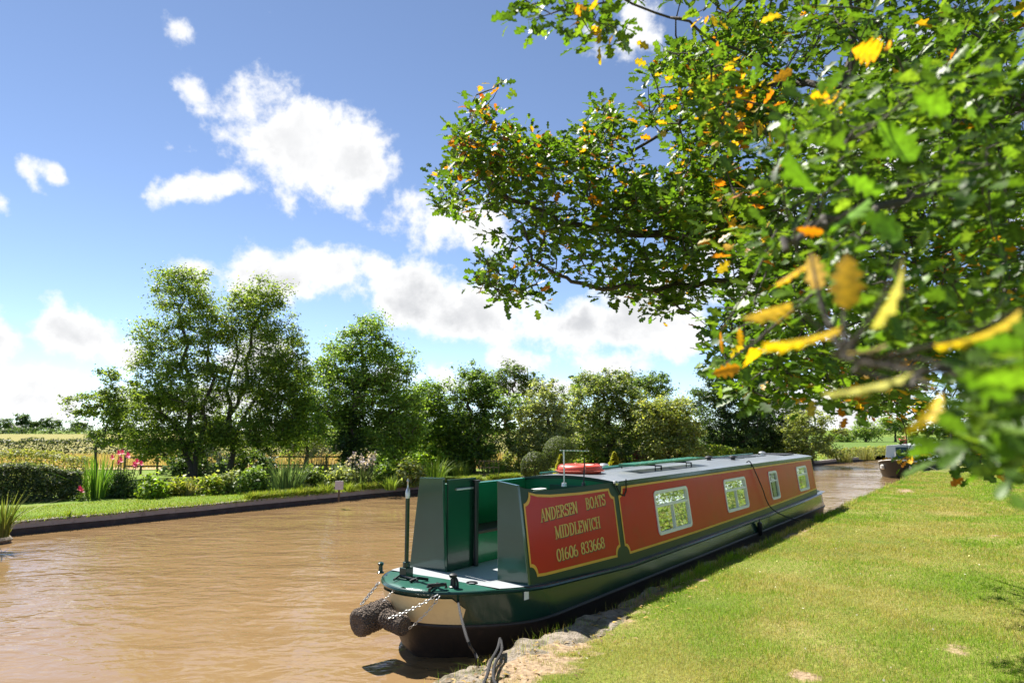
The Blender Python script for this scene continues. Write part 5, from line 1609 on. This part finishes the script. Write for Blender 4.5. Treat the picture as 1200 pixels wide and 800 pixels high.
tq = smooth_pts(trunk)
tb.tube(tq - ob, np.interp(np.linspace(0, 1, len(tq)), [0, .06, .5, 1], [.42, .33, .26, .1]), 14)
tb.build('trunk', M['oakbark'], oak, smooth=True)
lb = MB(); skel = [tq[8:]]
for i, l in enumerate(limbs):
    q = smooth_pts(l); q[1:-1] += RNG.normal(0, .015, (len(q) - 2, 3))
    r0 = [.06, .03, .07, .04, .022, .010, .07, .10, .1, .1, .10, .012][i]
    lb.tube(q - ob, np.linspace(r0, min(.010, r0 * .35), len(q)), 8); skel.append(q)
reg = [
    # polygon, twigs, near, far, gaps
    (region([(486, 165), (498, 112), (520, 130), (540, 112), (556, 84), (574, 96), (590, 72), (610, 110), (628, 140), (640, 165), (650, 130), (662, 88), (690, 92), (722, 96), (735, 140), (700, 200), (760, 190), (800, 230), (830, 300), (830, 362), (805, 345), (776, 372), (748, 345), (700, 345), (668, 372), (640, 352), (604, 342), (566, 352), (552, 330), (560, 296), (585, 280), (556, 258), (524, 236), (496, 214), (488, 190)], 680, 5.3, 6.9, .46, 51), 'a'),
    (region([(740, 170), (752, 120), (770, 60), (800, 20), (850, -20), (930, -20), (930, 330), (850, 350), (800, 300), (750, 240)], 600, 4.6, 6.8, .42, 52), 'a'),
    (region([(588, -60), (594, 8), (616, 18), (640, 6), (690, 10), (704, 24), (738, 18), (748, -60)], 22, 3.3, 3.9), 'b'),
    (region([(840, -30), (1230, -30), (1230, 330), (1120, 420), (1000, 470), (900, 440), (836, 408), (826, 370), (850, 330), (840, 200)], 900, 2.9, 5.6, .34, 53), 'b'),
    (region([(830, 395), (900, 400), (960, 470), (900, 480), (850, 450)], 40, 3.4, 5.0, .3, 58), 'b'),
    (region([(850, 330), (930, 330), (960, 420), (900, 430), (850, 400)], 90, 6.8, 8.6, .3, 59), 'b'),  # deeper twigs added to throw shadow on the lower right grass
    (region([(940, 90), (1230, 40), (1230, 420), (1010, 400), (930, 330), (900, 280)], 190, 1.6, 2.9, .36, 54), 'c'),
    (region([(1115, 470), (1140, 425), (1230, 380), (1230, 515), (1165, 535), (1130, 515)], 70, 1.0, 1.7, .3, 55), 'd'),
    (region([(960, 440), (1080, 380), (1230, 330), (1230, 545), (1150, 545), (1100, 512), (1072, 520), (1058, 536), (1040, 532), (1024, 495), (1000, 485)], 420, 5.0, 9.0, .36, 56), 'b'),
    (region([(1092, 500), (1160, 495), (1160, 545), (1105, 548)], 34, 2.6, 6.0), 'b'),
    (region([(900, -20), (1240, -20), (1240, 520), (1080, 505), (1020, 470), (940, 440), (890, 300)], 1500, 7.0, 11.5, .25, 57), 'e'),
    (np.stack([RNG.uniform(1.6, 8.5, 700), RNG.uniform(-1.5, 10, 700), RNG.uniform(5.6, 9.5, 700)], 1), 'e'),  # unseen crown above the frame, added to shade the oak's interior
    (np.stack([RNG.uniform(1.3, 9.5, 5200), RNG.uniform(4.5, 13, 5200), RNG.uniform(6.0, 10.5, 5200)], 1), 'e'),  # more unseen twigs overhead, put in to darken the right-hand foliage
]
for i_ in (-1, -2): reg[i_] = (reg[i_][0][(reg[i_][0][:, 2] - CAMZ) / np.maximum(reg[i_][0][:, 1], .3) > .68], 'e')
tw_all = np.vstack([r[0] for r in reg]); kinds = np.concatenate([[r[1]] * len(r[0]) for r in reg])
for q, r in grow(np.vstack(skel), None, tw_all, .006, .10, low=False):
    k_ = min(1, (np.linalg.norm(q[2][:2]) / 4.5) ** 1.3)      # the lowest shoots near the path are the thinnest
    lb.tube([p - ob for p in q], [x * k_ for x in r], 4, cap=False)
lb.build('branches', M['oakbark'], oak, smooth=True)
OG = np.array([(.07, .14, .014), (.085, .165, .016), (.11, .195, .02), (.055, .11, .016), (.14, .22, .024)])
OY = np.array([(.55, .26, .012), (.6, .34, .02), (.5, .17, .012), (.42, .3, .02)])
OR = np.array([(.34, .07, .02), (.25, .07, .025), (.42, .13, .015)])
first = True
for lod, sel in ((2, np.isin(kinds, ['c', 'd'])), (1, np.isin(kinds, ['a', 'b'])), (0, kinds == 'e')):
    T0 = tw_all[sel]; K0 = kinds[sel]
    m = 9
    dirs = RNG.normal(0, 1, (len(T0), m, 3)); dirs[..., 2] = dirs[..., 2] * .45 + .05
    dirs /= np.linalg.norm(dirs, axis=2, keepdims=True)
    pos = T0[:, None] + dirs * RNG.uniform(.0, .13, (len(T0), m, 1)) * np.where(K0 == 'd', .55, np.where(K0 == 'c', .7, 1.0))[:, None, None] - np.array([0, 0, .03])
    nrm = RNG.normal(0, .55, (len(T0), m, 3)) + [0, 0, 1.0] + np.array([-.25, -.2, 0])
    size = RNG.uniform(.06, .105, (len(T0), m)) * np.where(K0 == 'd', .62, np.where(K0 == 'c', .72, 1.0))[:, None] * (1.25 if lod == 0 else 1)
    col = OG[RNG.integers(0, 5, (len(T0), m))] * RNG.uniform(.75, 1.25, (len(T0), m, 1))
    if lod == 0: col = col * .8  # inner leaves darker: mature green plus interior shade put into the colour
    pyv = 503 - (T0[:, 2] - CAMZ) / T0[:, 1] * FPX; pxv = 600 + T0[:, 0] / T0[:, 1] * FPX
    tip = vnoise(T0[:, 0], T0[:, 2], 2.2, 61)
    pyel = np.where((K0 == 'a'), np.where((pyv < 205) & (tip > .4), .13, .035), np.where(K0 == 'b', np.where(tip > .72, .35, .015), np.where(K0 == 'e', .004, .0)))
    pred = np.where((K0 == 'a') & (pyv < 175) & (pxv < 640), .05, 0.0)
    rv = RNG.random((len(T0), m))
    col = np.where((rv < pyel[:, None])[..., None], OY[RNG.integers(0, 4, (len(T0), m))], col)
    col = np.where((rv > 1 - pred[:, None])[..., None], OR[RNG.integers(0, 3, (len(T0), m))], col)
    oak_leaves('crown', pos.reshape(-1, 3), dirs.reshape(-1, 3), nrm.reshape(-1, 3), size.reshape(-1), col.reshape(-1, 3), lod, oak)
off_ = np.cumsum([0] + [len(q[0]) for q in LOD_PARTS[:-1]])
link('crown', np_mesh('crown', np.vstack([q[0] for q in LOD_PARTS]), np.vstack([q[1] + o_ for q, o_ in zip(LOD_PARTS, off_)]), np.vstack([q[2] for q in LOD_PARTS])), M['oakleaf'], oak)
# the young yellow and brown leaves closest to the camera, one by one
NL = [  # base px, tip px, distance, colour
    ((1000, 378), (908, 418), .95, (0.56, 0.34, 0.010)), ((965, 300), (915, 330), 1.15, (0.56, 0.31, 0.010)), ((940, 352), (876, 366), 1.15, (0.53, 0.31, 0.015)), ((1003, 285), (998, 352), 1.05, (0.56, 0.30, 0.010)),
    ((938, 262), (974, 268), 1.5, (0.56, 0.18, 0.007)), ((1108, 455), (1062, 508), .9, (0.55, 0.35, 0.010)), ((1215, 352), (1130, 428), .85, (0.53, 0.34, 0.015)), ((1070, 285), (1062, 380), .95, (.36, .30, .12)),
    ((1085, 432), (970, 472), .92, (.42, .38, .12)), ((1050, 400), (1000, 420), 1.0, (.28, .2, .1)), ((958, 285), (962, 335), 1.1, (.33, .2, .12)), ((870, 380), (868, 405), 2.2, (0.55, 0.27, 0.010)), ((848, 385), (840, 412), 2.3, (0.51, 0.20, 0.015)),
    ((880, 405), (886, 428), 2.2, (0.55, 0.31, 0.010)), ((830, 440), (868, 430), 2.2, (0.51, 0.20, 0.010)), ((1020, 32), (1058, 36), 1.9, (0.56, 0.26, 0.010)), ((1062, 35), (1078, 22), 1.9, (0.55, 0.27, 0.015)), ((968, 92), (992, 88), 2.4, (0.55, 0.26, 0.010)),
    ((1110, 425), (1180, 470), .95, (.10, .2, .02)), ((1120, 440), (1215, 440), .9, (.12, .22, .02)), ((1130, 400), (1200, 400), .95, (.10, .2, .02)), ((1000, 195), (1050, 215), 1.5, (.13, .25, .02)), ((1045, 120), (1090, 175), 1.5, (.13, .25, .02)),
    ((1040, 220), (990, 260), 1.45, (.12, .24, .02)), ((1015, 240), (1075, 270), 1.5, (.13, .25, .02)), ((985, 220), (930, 195), 1.5, (.12, .24, .02)), ((1090, 90), (1140, 115), 1.4, (.12, .23, .02))]
bp_ = np.array([PX(a[0] + .12 * (b_[0] - a[0]), a[1] + .12 * (b_[1] - a[1]), d_) for a, b_, d_, c in NL]); tp_ = np.array([PX(b_[0], b_[1], d_ * RNG.uniform(.95, 1.06)) for a, b_, d_, c in NL])
ax = tp_ - bp_; sz = np.linalg.norm(ax, axis=1)
u_ = ax / sz[:, None]; vw = bp_ / np.linalg.norm(bp_, axis=1, keepdims=True)
e1_ = np.cross(u_, vw); e1_ /= np.linalg.norm(e1_, axis=1, keepdims=True); e2_ = np.cross(u_, e1_)
an_ = RNG.uniform(.1, .7, len(NL))[:, None]          # the blades hang part edge-on
nr = -e2_ * np.cos(an_) * np.sign((e2_ * vw).sum(1, keepdims=True)) + e1_ * np.sin(an_)
oak_leaves('young_leaves', bp_, ax, nr, sz * 1.05, np.array([c for *_, c in NL]) * [1.12, 1.2, 1.0], 2, oak, .8)
sb = MB(); near = smooth_pts(limbs[5])[8:]; near2 = smooth_pts(limbs[4])[8:]; allb = np.vstack([near, near2, tw_all[np.isin(kinds, ['b', 'c', 'd'])]])
for p in bp_:
    k_ = allb[np.argmin(np.linalg.norm(allb - p, axis=1))]
    sb.tube([k_ - ob, (k_ + p) / 2 - ob + RNG.normal(0, .01, 3), p - ob], [.004, .003, .002], 5, cap=False)
sb.build('twigs', M['oakbark'], oak)
# children were built in world space: bring the leaf meshes to the oak's own origin
for o in oak.children:
    if o.name.split('.')[0] in ('crown', 'young_leaves'): o.data.transform(Matrix.Translation(-Vector(oak_base)))

SKY_STRENGTH, SUN_STRENGTH, EXPOSURE = .085, 5.0, 1.3
CLOUD = (5.4, 2.9)
# ------------------------------------------------------------------ sky, sun, camera
SUN_EL, SUNV = rad(53), Vector((-.66, .75))
world = bpy.data.worlds.new('World'); SC.world = world; world.use_nodes = True
t = world.node_tree; N = t.nodes; K = t.links
bg = N['Background']; bg.inputs['Strength'].default_value = SKY_STRENGTH
sky = N.new('ShaderNodeTexSky'); sky.sky_type = 'NISHITA'; sky.sun_disc = False
sky.sun_elevation = SUN_EL; sky.sun_rotation = math.atan2(SUNV.x, SUNV.y); sky.air_density = .6; sky.altitude = 1200; sky.dust_density = 0.0; sky.ozone_density = 1.0
tc = N.new('ShaderNodeTexCoord')


def nmath(op, a, b=None, c=None, clamp=False):
    n = N.new('ShaderNodeMath'); n.operation = op; n.use_clamp = clamp
    for i, v in enumerate((a, b, c)):
        if v is None: continue
        if isinstance(v, (int, float)): n.inputs[i].default_value = v
        else: K.new(v, n.inputs[i])
    return n.outputs[0]


def clouds(vec_out):
    """cumulus cover at a direction: blobs in (azimuth, elevation) degrees roughened by noise"""
    nz = N.new('ShaderNodeTexNoise'); nz.inputs['Scale'].default_value = 8; nz.inputs['Detail'].default_value = 10; nz.inputs['Roughness'].default_value = .62; nz.inputs['Distortion'].default_value = .15
    K.new(vec_out, nz.inputs['Vector'])
    n2 = N.new('ShaderNodeTexNoise'); n2.inputs['Scale'].default_value = 22; n2.inputs['Detail'].default_value = 8; n2.inputs['Roughness'].default_value = .6
    K.new(vec_out, n2.inputs['Vector'])
    sx = N.new('ShaderNodeSeparateXYZ'); K.new(vec_out, sx.inputs[0])
    az = nmath('MULTIPLY', nmath('ARCTAN2', sx.outputs[0], sx.outputs[1]), 180 / math.pi)
    el = nmath('MULTIPLY', nmath('ARCSINE', sx.outputs[2]), 180 / math.pi)
    cb = N.new('ShaderNodeCombineXYZ'); K.new(az, cb.inputs[0]); K.new(el, cb.inputs[1])
    acc = None
    for (cx, cy, rx, ry, rot, amp) in BLOBS:
        def ae(px, py):
            d = ray(px, py); d = d / np.linalg.norm(d); return np.array([math.degrees(math.atan2(d[0], d[1])), math.degrees(math.asin(d[2]))])
        c = ae(cx, cy); a_ = rad(rot)
        ex = ae(cx + rx * math.cos(a_), cy + rx * math.sin(a_)) - c; ey = ae(cx - ry * math.sin(a_), cy + ry * math.cos(a_)) - c
        mp = N.new('ShaderNodeMapping'); mp.vector_type = 'TEXTURE'
        mp.inputs['Location'].default_value = (*c, 0); mp.inputs['Rotation'].default_value = (0, 0, math.atan2(ex[1], ex[0]))
        mp.inputs['Scale'].default_value = (np.linalg.norm(ex), np.linalg.norm(ey), 1)
        K.new(cb.outputs[0], mp.inputs['Vector'])
        ln = N.new('ShaderNodeVectorMath'); ln.operation = 'LENGTH'; K.new(mp.outputs[0], ln.inputs[0])
        v = nmath('MULTIPLY_ADD', ln.outputs['Value'], -amp, amp)
        acc = v if acc is None else nmath('SMOOTH_MAX', acc, v, .25)
    base = nmath('MAXIMUM', acc, -.75)
    f = nmath('ADD', base, nmath('MULTIPLY_ADD', nz.outputs['Fac'], 3.0, -1.5))
    f = nmath('ADD', f, nmath('MULTIPLY_ADD', n2.outputs['Fac'], 1.7, -.85))
    return f


BLOBS = [(340, 160, 104, 66, 14, 1.25), (290, 125, 54, 46, 0, .9), (222, 103, 46, 28, 50, .85), (212, 40, 30, 22, 30, .7), (250, 216, 66, 18, -12, .75), (405, 192, 56, 44, 10, 1.0),
         (66, 206, 14, 7, 30, .3), (36, 210, 5, 12, -20, .2), (2, 238, 22, 20, 0, .9),
         (515, 265, 90, 38, 12, 1.0), (335, 328, 88, 40, 0, 1.2), (222, 318, 36, 22, 15, .8), (400, 318, 30, 26, 0, .7), (372, 378, 30, 16, 0, .5),
         (85, 392, 72, 36, 22, 1.1), (40, 448, 90, 30, 0, .75), (0, 395, 36, 44, 0, 1.0), (150, 420, 64, 28, 10, .7),
         (490, 340, 72, 46, 25, 1.1), (560, 372, 96, 38, 5, 1.2), (670, 380, 120, 42, 0, 1.25), (760, 360, 95, 52, 0, 1.1), (610, 425, 56, 24, 10, .9), (720, 425, 60, 22, 0, .8), (810, 400, 60, 30, 0, .85),
         (748, 42, 46, 34, -40, .62), (700, 58, 34, 18, 20, .5), (690, 36, 30, 10, -10, .4), (500, 440, 60, 14, 0, .6), (620, 452, 260, 22, 0, .7), (150, 470, 260, 30, 0, .8), (300, 420, 90, 30, 0, .5),
         (930, 320, 190, 110, 0, 1.0), (1090, 180, 170, 120, 0, .9), (1000, 470, 160, 50, 0, .9), (1400, 200, 250, 160, 0, .9), (-300, 300, 260, 90, 0, .9), (-500, 100, 260, 90, 0, .8)]
gen = tc.outputs['Generated']
den = clouds(gen)
cov = N.new('ShaderNodeMapRange'); cov.interpolation_type = 'SMOOTHSTEP'; cov.inputs[1].default_value = -.02; cov.inputs[2].default_value = .6; K.new(den, cov.inputs[0])
# thicker cloud is greyer underneath
thick = N.new('ShaderNodeMapRange'); thick.interpolation_type = 'SMOOTHSTEP'; thick.inputs[1].default_value = .2; thick.inputs[2].default_value = 1.35; K.new(den, thick.inputs[0])
sh = N.new('ShaderNodeTexNoise'); sh.inputs['Scale'].default_value = 9; sh.inputs['Detail'].default_value = 6; K.new(gen, sh.inputs['Vector'])
grey = nmath('MULTIPLY', thick.outputs[0], nmath('MULTIPLY_ADD', sh.outputs['Fac'], 1.6, -.3, clamp=True), clamp=True)
cc_ = N.new('ShaderNodeMix'); cc_.data_type = 'RGBA'; K.new(grey, cc_.inputs[0])
cc_.inputs[6].default_value = (CLOUD[0] * 1.0, CLOUD[0] * 1.0, CLOUD[0] * 1.0, 1); cc_.inputs[7].default_value = (CLOUD[1] * .95, CLOUD[1] * .98, CLOUD[1] * 1.04, 1)
mx = N.new('ShaderNodeMix'); mx.data_type = 'RGBA'; hs = N.new('ShaderNodeHueSaturation'); hs.inputs['Saturation'].default_value = .95; K.new(sky.outputs[0], hs.inputs['Color'])
K.new(cov.outputs[0], mx.inputs[0]); K.new(hs.outputs[0], mx.inputs[6]); K.new(cc_.outputs[2], mx.inputs[7])
K.new(mx.outputs[2], bg.inputs['Color'])

ld = bpy.data.lights.new('sun', 'SUN'); ld.energy = SUN_STRENGTH; ld.angle = rad(.53); ld.color = (1, .95, .87)
lo = bpy.data.objects.new('sun', ld); COL.objects.link(lo)
dv = Vector((SUNV.x * math.cos(SUN_EL), SUNV.y * math.cos(SUN_EL), math.sin(SUN_EL) * SUNV.length)).normalized()
lo.rotation_euler = dv.to_track_quat('Z', 'Y').to_euler(); lo.location = dv * 50

cam = bpy.data.cameras.new('camera'); co = bpy.data.objects.new('camera', cam); COL.objects.link(co)
cam.sensor_fit = 'HORIZONTAL'; cam.sensor_width = 36; cam.lens = 36 * FPX / 1200
co.location = (0, 0, CAMZ); co.rotation_euler = (math.pi / 2 + PITCH, 0, 0)
cam.clip_start = .05; cam.clip_end = 6000
cam.dof.use_dof = True; cam.dof.focus_distance = 9.5; cam.dof.aperture_fstop = 2.0
SC.camera = co
SC.view_settings.view_transform = 'Standard'; SC.view_settings.look = 'None'; SC.view_settings.gamma = 1; SC.view_settings.exposure = EXPOSURE
SC.render.engine = 'CYCLES'
SC.cycles.use_denoising = True; SC.cycles.max_bounces = 8; SC.cycles.transparent_max_bounces = 8; SC.cycles.transmission_bounces = 4; SC.cycles.diffuse_bounces = 3; SC.cycles.glossy_bounces = 3
SC.cycles.sample_clamp_indirect = 6
SC.cycles.use_adaptive_sampling = True
